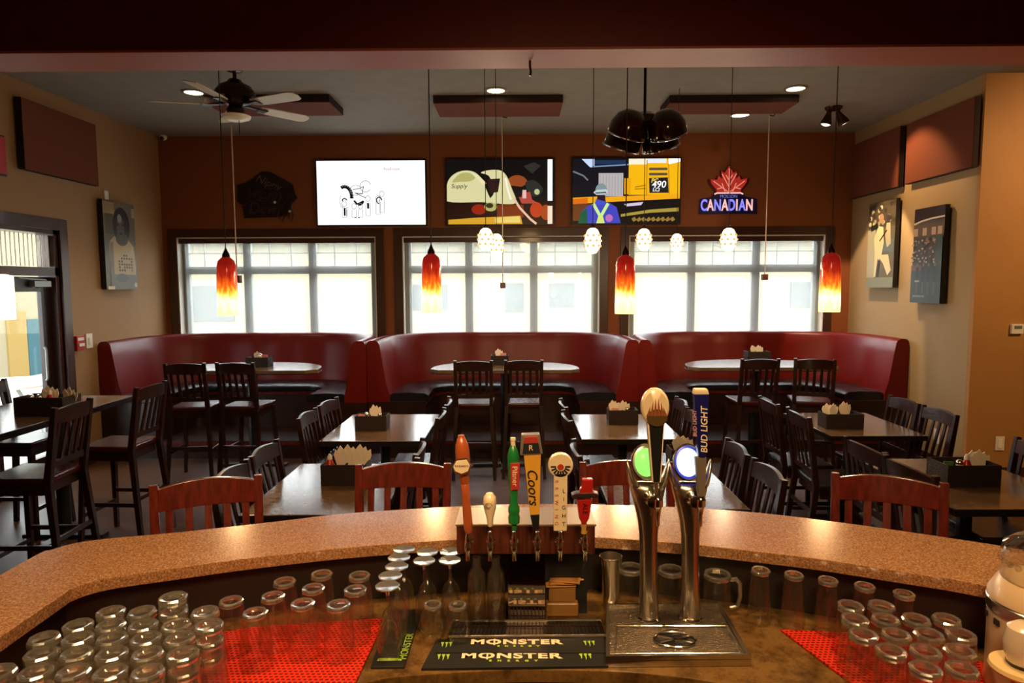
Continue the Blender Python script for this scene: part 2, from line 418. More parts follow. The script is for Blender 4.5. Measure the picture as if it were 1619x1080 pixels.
# ------------------------------------------------------------------ door in the left wall
dr = MB()
c = .11
dr.box(XL-.02, XL+.025, DY1, DY1+c, 0, DZ+c).box(XL-.02, XL+.025, DY0-c, DY0, 0, DZ+c).box(XL-.02, XL+.025, DY0, DY1, DZ, DZ+c)
door = struct('door_1', dr, M['trimwood'], bevel=.004)
jm = MB().box(XL-.18, XL-.01, DY1-.05, DY1, 0, DZ).box(XL-.18, XL-.01, DY0, DY0+.05, 0, DZ).box(XL-.18, XL-.01, DY0, DY1, DZ-.04, DZ).box(XL-.18, XL-.01, DY0, DY1, 1.95, 2.03)
jm.build('door_frame', M['trimwood'], door)
lf = MB(); X0, X1 = XL-.12, XL-.075
lf.box(X0, X1, DY1-.17, DY1-.055, .02, 1.94).box(X0, X1, DY0+.055, DY0+.17, .02, 1.94).box(X0, X1, DY0+.17, DY1-.17, 1.80, 1.94).box(X0, X1, DY0+.17, DY1-.17, .02, .22)
lfo = lf.build('door_leaf', M['darkwood'], door, bevel=.004)
BX(XL-.10, XL-.094, DY0+.16, DY1-.16, .21, 1.81).build('glass_panel', M['glasspane'], lfo)
BX(XL-.10, XL-.094, DY0+.05, DY1-.05, 2.03, DZ-.04).build('transom_pane', M['glasspane'], door)
cl = MB().box(XL-.075, XL-.02, DY1-.32, DY1-.10, 1.845, 1.90).tube([(XL-.04, DY1-.14, 1.91), (XL-.02, DY1-.36, 1.915), (XL-.03, DY1-.5, 1.93)], .008, 6)
cl.build('door_closer', M['alu'], door, bevel=.003)
M['blind'] = mat('cream_blind_slats', (.80, .76, .62), .6)
bl = MB()
for i in range(16): 
    y = DY0+.07+i*.054; bl.cbox((XL-.06, y, 2.19), (.003, .045, .30), Matrix.Rotation(.5, 3, 'Z'))
bl.build('blind', M['blind'], door)
tb = MB().tube([(XL-.055, DY1-.20, .95), (XL-.04, DY1-.20, .97), (XL-.04, DY1-.20, 1.25), (XL-.055, DY1-.20, 1.27)], .011, 8)
tb.build('door_handle', M['alu'], door)

# ------------------------------------------------------------------ outdoors
M['paving'] = mat('pale_concrete', (.34, .33, .30), .8, noise=(3, (.30, .29, .27)))
M['stucco'] = mat('cream_stucco', (.25, .215, .135), .85, bump=(40, .1))
M['yellowwall'] = mat('yellow_siding', (.26, .17, .045), .8)
M['teal'] = mat('teal_paint', (.022, .085, .11), .6)
M['greyglass'] = mat('grey_window', (.055, .06, .06), .7)
struct('ground', BX(-16, 16, 8.6, 30, -.16, -.06), M['paving'])
struct('ground_patio', BX(-16, -4.7, -3, 8.6, -.16, -.06), M['paving'])
fb = thing('street_building', 'cream stucco building across the street, seen through the three windows', 'building', (0, 19.0, -.06))
fac = BX(-10.3, 16, 0, .4, 0, 3.1); fac.build('facade', M['stucco'], fb)
BX(-10.3, 16, -.35, .4, 3.1, 3.45).build('eave', M['alu'], fb)
for (a, b2, t, d) in ((296, 372, 452, 508), (642, 708, 450, 490), (798, 828, 448, 493), (868, 908, 448, 486), (1250, 1292, 446, 486)):
    p, q = at_y(a, t, 19.0), at_y(b2, d, 19.0)
    wf = MB().box(p.x, q.x, -.04, .02, q.z+.06, p.z+.06).build('window', M['greyglass'], fb)
y0_, y1_, y2_ = at_x(10, 530, -10.5).y, at_x(42, 530, -10.5).y, at_x(60, 530, -10.5).y
yb = thing('patio_building', 'pale building with yellow and teal panels beyond the glass door', 'building', (-10.5, y1_, -.06))
BX(-.3, 0, -6, 3.5, 0, 3.2).build('wall', M['stucco'], yb)
BX(.001, .03, y0_-y1_, -.02, 0, at_x(25, 488, -10.5).z).build('yellow_panel', M['yellowwall'], yb)
BX(.001, .03, 0, y2_-y1_, 0, at_x(50, 500, -10.5).z).build('teal_panel', M['teal'], yb)
pt = thing('patio_table', 'white topped patio table outside the glass door', 'table', (-6.3, 8.0, -.06))
MB().lathe([(0, .70), (.55, .70), (.56, .72), (.55, .74), (0, .74)], 32).build('tabletop', M['white'], pt)
for a in range(4):
    t = a*PI/2+.6
    MB().bar((.10*math.cos(t), .10*math.sin(t), .70), (.40*math.cos(t), .40*math.sin(t), 0), .03, .03).build('leg', M['alu'], pt)
# ------------------------------------------------------------------ seating
def make_seat(kind, name, label, cat, hs, ht, w, d, group, wood, vinyl):
    """a slat back chair or stool facing +Y; hs seat height, ht back height, w width, d depth"""
    t = thing(name, label, cat, group=group)
    hw, hd = w/2, d/2
    # cushion
    cu = MB(); n = 10
    prof = [(0,0), (.5,0), (.515,.012), (.51,.03), (.47,.042), (0,.046)]
    pts = []
    out = [(-hw, -hd), (hw, -hd), (hw*1.04, hd), (-hw*1.04, hd)]
    cu.prism(out, hs-.045, hs)
    cu.build('seat', vinyl, t, bevel=.016, segs=3)
    fr = MB()
    fr.box(-hw+.02, hw-.02, hd-.05, hd-.025, hs-.105, hs-.045).box(-hw+.02, hw-.02, -hd+.02, -hd+.045, hs-.105, hs-.045)
    fr.box(-hw+.015, -hw+.04, -hd+.03, hd-.03, hs-.105, hs-.045).box(hw-.04, hw-.015, -hd+.03, hd-.03, hs-.105, hs-.045)
    fr.build('seat_frame', wood, t)
    yb, yt = -hd-.008, -hd-.075          # back rake
    spl = .035 if kind == 'stool' else .015
    for s in (-1, 1):
        MB().bar((s*(hw-.02+spl), hd-.02+spl*.6, 0), (s*(hw-.022), hd-.03, hs-.045), .030, .030, w2=.038, d2=.038).build('leg', wood, t, bevel=.004)
    for s in (-1, 1):
        lg = MB().bar((s*(hw-.02+spl), yb-.05-spl*.4, 0), (s*(hw-.018), yb, hs-.02), .030, .032, w2=.036, d2=.042)
        lg.bar((s*(hw-.018), yb, hs-.03), (s*(hw-.012), yt, ht-.012), .036, .042, w2=.030, d2=.030)
        lg.build('leg', wood, t, bevel=.004)
    # curved top rail
    rl = MB(); N = 12; vs, fs = [], []
    rh = .10 if kind == 'stool' else .095
    for i in range(N+1):
        u = -1+2*i/N; x = u*(hw-.020); bow = -.028*(1-u*u); cr = .018*(1-u*u)
        for (yy, zz) in ((-.012, ht-rh-.012), (.012, ht-rh-.012), (.011, ht-.030+cr), (-.011, ht-.030+cr)):
            yo = yt + (yb-yt)*(ht-zz)/(ht-hs)
            vs.append((x, yo+yy+bow, zz))
    for i in range(N):
        for j in range(4): fs.append((i*4+j, i*4+(j+1) % 4, i*4+4+(j+1) % 4, i*4+4+j))
    fs += [(0,1,2,3), (N*4+3, N*4+2, N*4+1, N*4)]
    rl.add(vs, fs); rl.build('top_rail', wood, t, bevel=.004)
    zl = hs+.075
    ylo = yt + (yb-yt)*(ht-zl)/(ht-hs)
    BX(-hw+.02, hw-.02, ylo-.010, ylo+.010, zl-.02, zl+.02).build('lower_rail', wood, t, bevel=.003)
    for i in range(5):
        u = (-2+i)/2.62; x = u*(hw-.02)
        zt_ = ht-rh; yo = yt + (yb-yt)*(ht-zt_)/(ht-hs)
        MB().bar((x, ylo, zl), (x, yo-.026*(1-u*u), zt_+.01), .024, .010, w2=.026).build('slat', wood, t)
    zs = (.22, .30, .34) if kind == 'stool' else (.20, .16, .26)
    yf, yk = hd-.015, yb-.03
    st = MB().bar((-hw+.01, yf, zs[0]), (hw-.01, yf, zs[0]), .030, .018, side=(0,0,1)); st.build('stretcher', wood, t)
    MB().bar((-hw+.01, yk, zs[2]), (hw-.01, yk, zs[2]), .028, .016, side=(0,0,1)).build('stretcher', wood, t)
    for s in (-1, 1):
        MB().bar((s*(hw-.008), yk, zs[1]), (s*(hw-.008), yf, zs[1]), .028, .016, side=(0,0,1)).build('stretcher', wood, t)
    return t
BARW = .385
bar_stool = make_seat('stool', 'bar_stool', '', 'stool', .72, 1.13, BARW, .38, 'stools along the far side of the granite bar', M['mahogany'], M['blackvinyl'])  # redder than the other seats' wood: warm lamp light put into the colour
tall_stool = make_seat('stool', 'tall_stool', '', 'stool', .72, 1.155, .365, .38, 'tall stools at the high tables', M['darkwood'], M['seatvinyl'])
dining_chair = make_seat('chair', 'dining_chair', '', 'chair', .46, .945, .42, .36, 'slat back chairs at the low dining tables', M['darkwood'], M['blackvinyl'])
_used = set()
def place(proto, x, y, rz, label, group=None, off=.265):
    """x, y = middle of the back; the seat stands off in front of it"""
    loc = (x - math.sin(rz)*off, y + math.cos(rz)*off, 0)
    if proto.name in _used: return dup(proto, loc, rz, label, group)
    _used.add(proto.name); proto.location = loc; proto.rotation_euler = (0, 0, rz); proto['label'] = label
    if group: proto['group'] = group
    return proto
# bar stools seen over the granite bar, backs to the room
for (pl, pr, lab) in (((241, 770), (410, 753), 'mahogany slat back bar stool at the left end of the bar, turned slightly'),
                      ((563, 737), (712, 735), 'mahogany slat back bar stool just left of the walnut beer tap box'),
                      ((917, 733), (1064, 733), 'mahogany slat back bar stool behind the two chrome beer towers'),
                      ((1322, 750), (1491, 766), 'mahogany slat back bar stool nearest the right end of the bar')):
    a, b = at_z(pl[0], pl[1], 1.11), at_z(pr[0], pr[1], 1.11)
    d = b-a; m_ = (a+b)/2
    place(bar_stool, m_.x, m_.y, math.atan2(d.y, d.x)+PI, lab)
# tall stools at the booth tables, backs towards the camera
for (pa, pb, lab) in (((257, 576), (326, 572), 'dark tall stool, left one of the pair at the left booth table'),
                      ((333, 573), (409, 573), 'dark tall stool, right one of the pair at the left booth table'),
                      ((718, 570), (778, 570), 'dark tall stool, left one of the pair at the middle booth table'),
                      ((797, 569), (859, 569), 'dark tall stool, right one of the pair at the middle booth table'),
                      ((1171, 567), (1234, 567), 'dark tall stool, left one of the pair at the right booth table'),
                      ((1257, 567), (1321, 567), 'dark tall stool, right one of the pair at the right booth table')):
    cx = (pa[0]+pb[0])/2; p = at_z(cx, (pa[1]+pb[1])/2, 1.145)
    place(tall_stool, p.x, p.y, {257: .12, 333: -.05, 1257: -.28}.get(pa[0], 0), lab)
for (x, y, rz, lab) in ((-2.72, 3.98, PI/2+.03, 'near black tall stool on the right side of the long high table at left'),
                        (-2.66, 4.74, PI/2-.05, 'farther black tall stool on the right side of the long high table at left'),
                        (-3.98, 4.88, -PI/2, 'dark tall stool on the wall side of the long high table, by the glass door')):
    place(tall_stool, x, y, rz, lab)

# ------------------------------------------------------------------ tables
def low_table(x0, x1, y0, y1, label, rz=0):
    cx, cy = (x0+x1)/2, (y0+y1)/2; w, d = x1-x0, y1-y0
    t = thing('dining_table', label, 'table', (cx, cy, 0), rz, 'low dining tables')
    MB().box(-w/2, w/2, -d/2, d/2, .718, .75).build('tabletop', M['tabletop'], t, bevel=.003)
    e = MB().box(-w/2-.002, w/2+.002, -d/2-.004, -d/2, .712, .747).box(-w/2-.002, w/2+.002, d/2, d/2+.004, .712, .747)
    e.box(-w/2-.004, -w/2, -d/2-.004, d/2+.004, .712, .747).box(w/2, w/2+.004, -d/2-.004, d/2+.004, .712, .747)
    e.build('edge_band', M['blackedge'], t)
    MB().lathe([(0, .03), (.038, .03), (.038, .70), (.16, .705), (.16, .718), (0, .718)], 20).build('pedestal', M['castiron'], t)
    b = MB()
    for a in (0, PI/2):
        b.T = Matrix.Rotation(a, 4, 'Z'); b.box(-.29, .29, -.035, .035, 0, .03)
    b.T = Matrix.Identity(4)
    b.build('base', M['castiron'], t, bevel=.008)
    return t
TAB = {'front_left': (-1.345, -.665, 3.10, 4.02), 'front_mid': (.45, 1.127, 3.18, 4.01), 'front_right': (2.13, 2.86, 3.18, 4.12),
       'rear_left': (-1.413, -.68, 4.61, 5.59), 'rear_mid': (.452, 1.165, 4.66, 5.57), 'rear_right': (2.26, 2.95, 4.75, 5.62)}
WORD = {'front_left': 'low dining table behind the bar stools at left, nearer of its row', 'front_mid': 'low dining table directly behind the two beer towers',
        'front_right': 'low dining table at right edge, nearest the ochre wall', 'rear_left': 'farther low dining table in front of the left and middle booths',
        'rear_mid': 'farther low dining table in the middle, behind the round tap handle', 'rear_right': 'farther low dining table in front of the right booth'}
for k, r in TAB.items(): low_table(*r, 'square brown laminate ' + WORD[k])
SHORT = {'front_left': 'the nearer left dining table', 'front_mid': 'the table behind the beer towers', 'front_right': 'the dining table near the ochre wall',
         'rear_left': 'the farther left dining table', 'rear_mid': 'the farther middle dining table', 'rear_right': 'the farther right dining table'}
CH = {'front_left': ([3.24, 3.70], [3.27, 3.74]), 'front_mid': ([3.24, 3.70], [3.26, 3.72]), 'front_right': ([3.32, 3.76], [3.74]),
      'rear_left': ([4.72, 5.20], [4.72, 5.22]), 'rear_mid': ([4.62, 5.12], [4.72, 5.20]), 'rear_right': ([4.72, 5.22], [4.80, 5.24])}
random.seed(3)
for k, (L, Rr) in CH.items():
    x0, x1, y0, y1 = TAB[k]
    for side, ys in (('left', L), ('right', Rr)):
        for i, y in enumerate(ys):
            x = x0-.10-.03*random.random() if side == 'left' else x1+.10+.03*random.random()
            if k == 'rear_right' and side == 'left': x -= .16
            if k == 'front_right' and side == 'left': x -= .04
            rz = (-PI/2 if side == 'left' else PI/2) + random.uniform(-.07, .07)
            which = ('nearer ' if i == 0 else 'farther ') if len(ys) > 1 else ''
            place(dining_chair, x, y, rz, 'dark slat chair, %sone %s of %s' % (which, side, SHORT[k]), off=.262)
# long high table at left
lt = thing('high_table', 'long high brown laminate table by the left wall and glass door', 'table', (-3.36, 4.3, 0))
MB().box(-.36, .36, -.95, .80, .962, 1.0).build('tabletop', M['tabletop'], lt, bevel=.003)
MB().box(.36, .364, -.954, .804, .958, .997).box(-.364, -.36, -.954, .804, .958, .997).box(-.36, .36, .80, .804, .958, .997).box(-.36, .36, -.954, -.95, .958, .997).build('edge_band', M['blackedge'], lt)
for yy in (-.55, .45):
    MB().lathe([(0, .03), (.045, .03), (.045, .94), (.18, .945), (.18, .962), (0, .962)], 20).build('pedestal', M['castiron'], lt).location.y = yy
    MB().box(-.30, .30, -.04, .04, 0, .03).box(-.04, .04, -.30, .30, 0, .031).build('base', M['castiron'], lt, bevel=.008).location.y = yy
# booth tables
def booth_table(cx, yf, w, label):
    t = thing('booth_table', label, 'table', (cx, yf+.35, 0), 0, 'boat shaped booth tables')
    a = w/2; poly = [(-a+.09, -.33), (a-.09, -.33), (a, -.235)]
    for i in range(1, 24):
        th = PI*i/24; poly.append((a*math.cos(th), -.235 + .62*max(0, math.sin(th))**.75))
    poly.append((-a, -.235))
    MB().prism(poly, .995, 1.03).build('tabletop', M['tabletop'], t, bevel=.003)
    o = [(x*1.004, y*1.006) for x, y in poly]
    MB().prism(o, .988, .9945).build('edge_band', M['blackedge'], t)
    MB().lathe([(0, .03), (.05, .03), (.05, .97), (.22, .975), (.22, .988), (0, .988)], 20).build('pedestal', M['castiron'], t)
    MB().box(-.33, .33, -.045, .045, 0, .030).box(-.045, .045, -.25, .25, 0, .031).build('base', M['castiron'], t, bevel=.008)
    return t
_b = lambda x, y: at_z(x, y, 1.03)
BT = [(_b(380, 585).x-.0, _b(380, 586).y-.02, 1.48, 'boat shaped high table in the left red booth'), (_b(798, 585).x, _b(798, 585).y-.02, 1.46, 'boat shaped high table in the middle red booth'), (_b(1213, 581).x, _b(1213, 581).y-.02, 1.50, 'boat shaped high table in the right red booth')]
for b in BT: booth_table(*b)

# ------------------------------------------------------------------ red vinyl booths
def u_path(x0, x1, yf, yb, r, n=9, straight=4):
    P = []
    for i in range(straight+1):
        y = yf+(yb-r-yf)*i/straight; P.append(((x0, y), (1, 0)))
    for i in range(1, n+1):
        a = PI - PI/2*i/n; P.append(((x0+r+r*math.cos(a), yb-r+r*math.sin(a)), (-math.cos(a), -math.sin(a))))
    for i in range(1, 13):
        P.append(((x0+r+(x1-x0-2*r)*i/13, yb), (0, -1)))
    P.append(((x1-r, yb), (0, -1)))
    for i in range(1, n+1):
        a = PI/2 - PI/2*i/n; P.append(((x1-r+r*math.cos(a), yb-r+r*math.sin(a)), (-math.cos(a), -math.sin(a))))
    for i in range(1, straight+1):
        y = yb-r+(yf-yb+r)*i/straight; P.append(((x1, y), (-1, 0)))
    return P
def booth(x0, x1, yf, label):
    t = thing('booth_bench', label, 'bench', ((x0+x1)/2, yf, 0), 0, 'red vinyl booths under the windows')
    cx = (x0+x1)/2
    path = u_path(x0-cx, x1-cx, 0, 8.375-yf, .85)
    pin = [.014 if i % 4 == 2 else 0 for i in range(len(path))]
    prof = [(0, .60), (0, 1.215), (.012, 1.245), (.035, 1.26), (.085, 1.262), (.115, 1.25), (.135, 1.22), (.155, 1.10), (.20, .80), (.235, .68), (.235, .60)]
    MB().sweep(prof, path, 0, pin).build('backrest', M['redvinyl'], t, angle=50)
    MB().sweep([(0, .191), (0, .60), (.235, .60), (.62, .60), (.62, .19), (.60, .191)], path).build('base', M['darkwood'], t)
    pth2 = u_path(x0-cx, x1-cx, .03, 8.375-yf, .85)
    MB().sweep([(.225, .602), (.225, .66), (.26, .69), (.45, .697), (.60, .69), (.645, .665), (.65, .625), (.635, .602)], pth2).build('seat_cushion', M['blackvinyl'], t, angle=50)
    tr = MB().sweep([(.619, .57), (.619, .60), (.632, .60), (.632, .57)], path); tr.build('seat_trim', M['mahogany'], t)
    return t
booth(-4.47, -1.625, 6.98, 'red vinyl U shaped booth under the left window')
booth(-1.62, 1.275, 7.03, 'red vinyl U shaped booth under the middle window')
booth(1.28, 4.14, 7.05, 'red vinyl U shaped booth under the right window')
# ------------------------------------------------------------------ televisions
def tv(p0, p1, label):
    a, b = at_y(p0[0], p0[1], 8.33), at_y(p1[0], p1[1], 8.33)
    w, h = b.x-a.x, a.z-b.z
    t = thing('television', label, 'television', ((a.x+b.x)/2, 8.33, (a.z+b.z)/2), 0, 'televisions above the windows')
    MB().box(-w/2-.018, w/2+.018, .002, .045, -h/2-.018, h/2+.018).build('casing', M['black'], t, bevel=.004)
    MB().box(-.2, .2, .045, .07, -.15, .15).build('wall_mount', M['black'], t)
    return t, w, h
_E = {}
def E(c, s=1.0):
    k = (c, s)
    if k not in _E: _E[k] = emis('screen_colour', srgb(*c), s)
    return _E[k]
class Pic:   # flat picture on a screen: u 0..1 across, v 0..1 down, in the aspect of the screen
    def __init__(s, w, h): s.w, s.h, s.mb, s.mats, s.k = w, h, MB(), [], 0
    def poly(s, pts, m, lift=None):
        if m not in s.mats: s.mats.append(m)
        s.k += 1; y = -.00012*s.k
        vs = [((u-.5)*s.w, y, (.5-v)*s.h) for u, v in pts]
        s.mb.add(vs, [tuple(range(len(vs)))], s.mats.index(m)); return s
    def rect(s, u0, v0, u1, v1, m): return s.poly([(u0, v0), (u1, v0), (u1, v1), (u0, v1)], m)
    def ell(s, u, v, ru, rv, m, a0=0, a1=2*PI, n=28):
        return s.poly([(u+ru*math.cos(a0+(a1-a0)*i/n), v-rv*math.sin(a0+(a1-a0)*i/n)) for i in range(n+(0 if a1-a0 > 6.2 else 1))], m)
    def line(s, pts, wd, m):
        asp = s.w/s.h
        for (u0, v0), (u1, v1) in zip(pts, pts[1:]):
            dx, dy = (u1-u0)*asp, v1-v0; L = math.hypot(dx, dy) or 1e-6
            nx, ny = -dy/L*wd/2/asp, dx/L*wd/2
            s.poly([(u0+nx, v0+ny), (u1+nx, v1+ny), (u1-nx, v1-ny), (u0-nx, v0-ny)], m)
        return s
    def build(s, name, parent): return s.mb.build(name, s.mats, parent, flat=True)
WH, BK = E((255, 255, 255), 1.25), E((12, 12, 16), .6)
def smooth(pts, n=5):
    out = []; N = len(pts)
    for i in range(N):
        p0, p1, p2, p3 = (Vector(pts[(i+k) % N]) for k in (-1, 0, 1, 2))
        for j in range(n):
            t = j/n; q = .5*((2*p1)+(p2-p0)*t+(2*p0-5*p1+4*p2-p3)*t*t+(3*p1-p0-3*p2+p3)*t**3); out.append((min(1, max(0, q.x)), min(1, max(0, q.y))))
    return out
# left: white commercial with line drawn people
t1, w, h = tv((500, 254.5), (673, 355), 'wall television showing a white screen with small line drawings')
p = Pic(w, h); p.rect(0, 0, 1, 1, WH)
GR = E((120, 120, 130), .9)
def arc(u, v, ru, rv, a0, a1, wd, m, n=10): p.line([(u+ru*math.cos(math.radians(a0+(a1-a0)*i/n)), v-rv*math.sin(math.radians(a0+(a1-a0)*i/n))) for i in range(n+1)], wd, m)
arc(.255, .56, .065, .16, 120, -10, .055, BK)
arc(.262, .62, .055, .12, 140, 300, .008, GR)
p.line([(.34, .62), (.37, .68), (.43, .63), (.41, .68), (.38, .69)], .03, BK)
p.line([(.33, .45), (.40, .43), (.43, .40), (.42, .52), (.35, .50), (.45, .58)], .011, BK)
arc(.45, .40, .05, .09, 20, 330, .009, GR)
arc(.36, .46, .055, .08, 30, 330, .008, GR)
for (u, v, hh) in ((.25, .70, .18), (.34, .74, .14), (.40, .74, .14), (.47, .62, .24), (.565, .62, .22), (.60, .55, .26)):
    arc(u, v-.03, .022, .045, 0, 360, .008, GR)
    p.line([(u-.02, v+.02), (u-.022, v+hh), (u+.022, v+hh), (u+.02, v+.02)], .007, GR)
p.rect(.245, .74, .262, .86, BK); p.rect(.268, .76, .276, .86, BK); p.rect(.462, .66, .482, .75, BK)
arc(.575, .62, .025, .05, 0, 270, .018, BK); arc(.255, .62, .02, .03, 0, 200, .02, BK)
for u in (.345, .375): p.rect(u, .885, u+.018, .90, GR)
p.build('screen', t1)
text('lettering', 'RealEstate', .048, frame(Vector((.195*w, -.0135, .365*h)), (1,0,0), (0,0,1)), E((190, 60, 80), .9), t1, .0005)
# middle: hard hats
t2, w, h = tv((706, 253), (875, 354), 'wall television showing white hard hats against a dark background')
p = Pic(w, h); p.rect(0, 0, 1, 1, BK)
CR, CR2 = E((225, 220, 165), .95), E((190, 185, 110), .9)
p.rect(0, .66, 1, 1, E((30, 6, 4), 1)); p.ell(.30, .77, .07, .08, E((150, 30, 12), 1)); p.rect(.47, .70, .72, .90, E((120, 45, 12), 1))
p.ell(.84, .78, .06, .12, E((190, 60, 20), 1)); p.ell(.93, .82, .05, .12, E((170, 70, 20), 1))
p.ell(.66, .38, .10, .14, E((150, 70, 30), 1), 0, PI); p.poly([(.60, .30), (.66, .25), (.76, .37), (.70, .42), (.60, .40)], E((150, 70, 30), 1))
p.poly(smooth([(.74, .35), (.82, .32), (.90, .45), (.86, .56), (.78, .56), (.75, .46)]), E((40, 42, 40), 1)); p.ell(.845, .50, .025, .045, E((190, 200, 140), 1))
p.poly([(.66, .52), (.78, .50), (.80, .62), (.86, .68), (.70, .68)], E((180, 70, 60), 1)); p.rect(.71, .47, .745, .60, E((235, 190, 180), 1)); p.poly([(.60, .46), (.71, .47), (.70, .58), (.62, .58)], E((12, 10, 16), 1))
p.poly(smooth([(.32, .20), (.40, .16), (.50, .165), (.56, .25), (.61, .45), (.65, .66), (.55, .69), (.44, .66), (.41, .60), (.44, .50), (.40, .26)]), CR)
p.poly([(.38, .30), (.50, .29), (.48, .50), (.40, .52)], E((45, 20, 20), 1)); p.line([(.55, .28), (.57, .45), (.60, .62)], .03, E((255, 245, 225), 1))
p.poly(smooth([(.0, .64), (0, .40), (.03, .28), (.09, .20), (.17, .165), (.26, .19), (.33, .30), (.37, .46), (.41, .60), (.47, .68), (.42, .74), (.36, .66)]), CR)
p.poly(smooth([(.05, .34), (.12, .22), (.20, .20), (.27, .26), (.22, .33), (.12, .34)]), CR2); p.poly([(.22, .19), (.30, .24), (.37, .36), (.35, .40), (.28, .29)], E((235, 225, 170), 1))
p.ell(.41, .73, .06, .07, CR2); p.ell(.40, .71, .035, .04, E((50, 45, 25), 1))
p.poly([(.01, .93), (.25, .90), (.69, .87), (.71, 1.0), (.01, 1.0)], E((215, 160, 40), 1)); p.poly([(.45, .90), (.68, .88), (.69, .98), (.45, .98)], E((235, 210, 110), 1))
p.line([(.63, .60), (.68, .74), (.78, .92), (.84, 1.0)], .035, E((230, 190, 160), 1))
p.rect(.945, 0, .99, .64, WH); p.rect(.945, .72, .99, 1, E((255, 225, 200), 1)); p.poly([(.72, .10), (.82, .04), (.88, .10), (.80, .22)], E((45, 45, 42), 1))
p.build('screen', t2)
text('lettering', 'Supply', .075, frame(Vector((-.385*w, -.0135, .09*h)), (1,0,0), (0,0,1)), E((30, 35, 15), .7), t2, .0005, shear=.2)
# right: worker and yellow excavator
t3, w, h = tv((906, 251.5), (1074, 352.5), 'wall television showing a worker in blue before a yellow excavator')
p = Pic(w, h); p.rect(0, 0, 1, 1, E((10, 14, 26), 1)); YE = E((250, 185, 15), 1)
p.poly([(.08, 0), (.20, 0), (.20, .13), (.16, .13)], E((200, 220, 255), 1)); p.line([(0, .19), (.10, .26), (.14, .33)], .025, E((110, 120, 130), 1))
p.line([(.18, .12), (.52, .09)], .02, E((120, 150, 190), 1)); p.rect(.20, .02, .50, .08, E((25, 50, 85), 1))
p.rect(.24, .22, .47, .58, E((185, 180, 180), 1))
for i in range(8): p.line([(.255+i*.028, .24), (.255+i*.028, .57)], .006, E((145, 140, 142), 1))
p.rect(.52, 0, 1, .56, YE); p.rect(.52, 0, .69, .09, E((255, 245, 215), 1)); p.rect(.69, 0, .87, .07, E((235, 240, 250), 1)); p.poly([(.89, 0), (1, 0), (1, .05), (.89, .09)], WH)
for v in (.14, .22): p.rect(.71, v, .88, v+.04, E((90, 80, 70), 1))
p.line([(.69, .02), (.69, .56)], .012, E((170, 110, 5), 1)); p.line([(.89, .08), (.90, .56)], .012, E((190, 120, 5), 1)); p.line([(.58, .44), (.68, .41)], .015, E((170, 110, 5), 1)); p.line([(.58, .47), (.68, .46)], .015, E((170, 110, 5), 1))
p.poly([(.71, .30), (.885, .29), (.895, .53), (.715, .53)], E((30, 28, 30), 1)); p.rect(.48, .30, .54, .55, E((235, 165, 15), 1))
p.poly([(0, .60), (.25, .58), (.30, .59), (1, .545), (1, .62), (.30, .67), (0, .70)], E((245, 170, 20), 1)); p.poly([(0, .62), (.14, .60), (.14, .70), (0, .72)], E((225, 110, 20), 1))
p.poly([(0, .70), (1, .63), (1, 1), (0, 1)], E((14, 10, 12), 1)); p.poly([(.48, .70), (.66, .67), (.64, .72), (.50, .74)], E((215, 200, 225), 1))
p.poly([(.45, .86), (.72, .79), (.99, .76), (.99, .82), (.72, .84), (.45, .90)], E((170, 150, 60), 1))
for i in range(9): p.poly([(.55+i*.045, .93+.02*(i % 2)), (.58+i*.045, .90), (.60+i*.045, .95), (.57+i*.045, .98)], E((150, 120, 50), 1))
p.poly([(0, .70), (.18, .70), (.10, .96), (0, .96)], E((110, 60, 25), 1))
p.poly([(.05, 1), (.07, .84), (.13, .74), (.22, .68), (.34, .68), (.41, .75), (.45, 1)], E((65, 70, 190), 1)); p.poly([(.05, 1), (.07, .84), (.13, .76), (.14, 1)], E((20, 90, 60), 1)); p.ell(.34, .92, .035, .06, E((190, 110, 190), 1))
p.poly([(.22, .70), (.23, .56), (.30, .56), (.31, .70)], E((40, 22, 30), 1)); p.poly([(.22, .62), (.30, .66), (.32, .71), (.20, .71)], E((70, 80, 200), 1))
p.line([(.19, .69), (.26, .90)], .05, E((205, 240, 150), 1)); p.line([(.33, .69), (.26, .90)], .05, E((205, 240, 150), 1)); p.poly([(.24, .88), (.28, .88), (.30, 1), (.22, 1)], E((215, 235, 120), 1))
p.ell(.265, .49, .055, .11, E((130, 150, 150), 1), 0, PI); p.poly([(.19, .52), (.22, .48), (.31, .47), (.33, .50), (.31, .54), (.22, .56)], E((190, 210, 215), 1)); p.line([(.21, .53), (.31, .52)], .02, E((60, 70, 70), 1))
p.build('screen', t3)
for body, sz, u, v, c in (('PC', .07, .76, .345, (235, 200, 90)), ('490', .115, .80, .405, (250, 250, 250)), ('LCi', .06, .775, .485, (235, 235, 235))):
    text('lettering', body, sz, frame(Vector(((u-.5)*w, -.0135, (.5-v)*h)), (1,0,0), (0,0,1)), E(c, 1), t3, .0005, .002, .15)

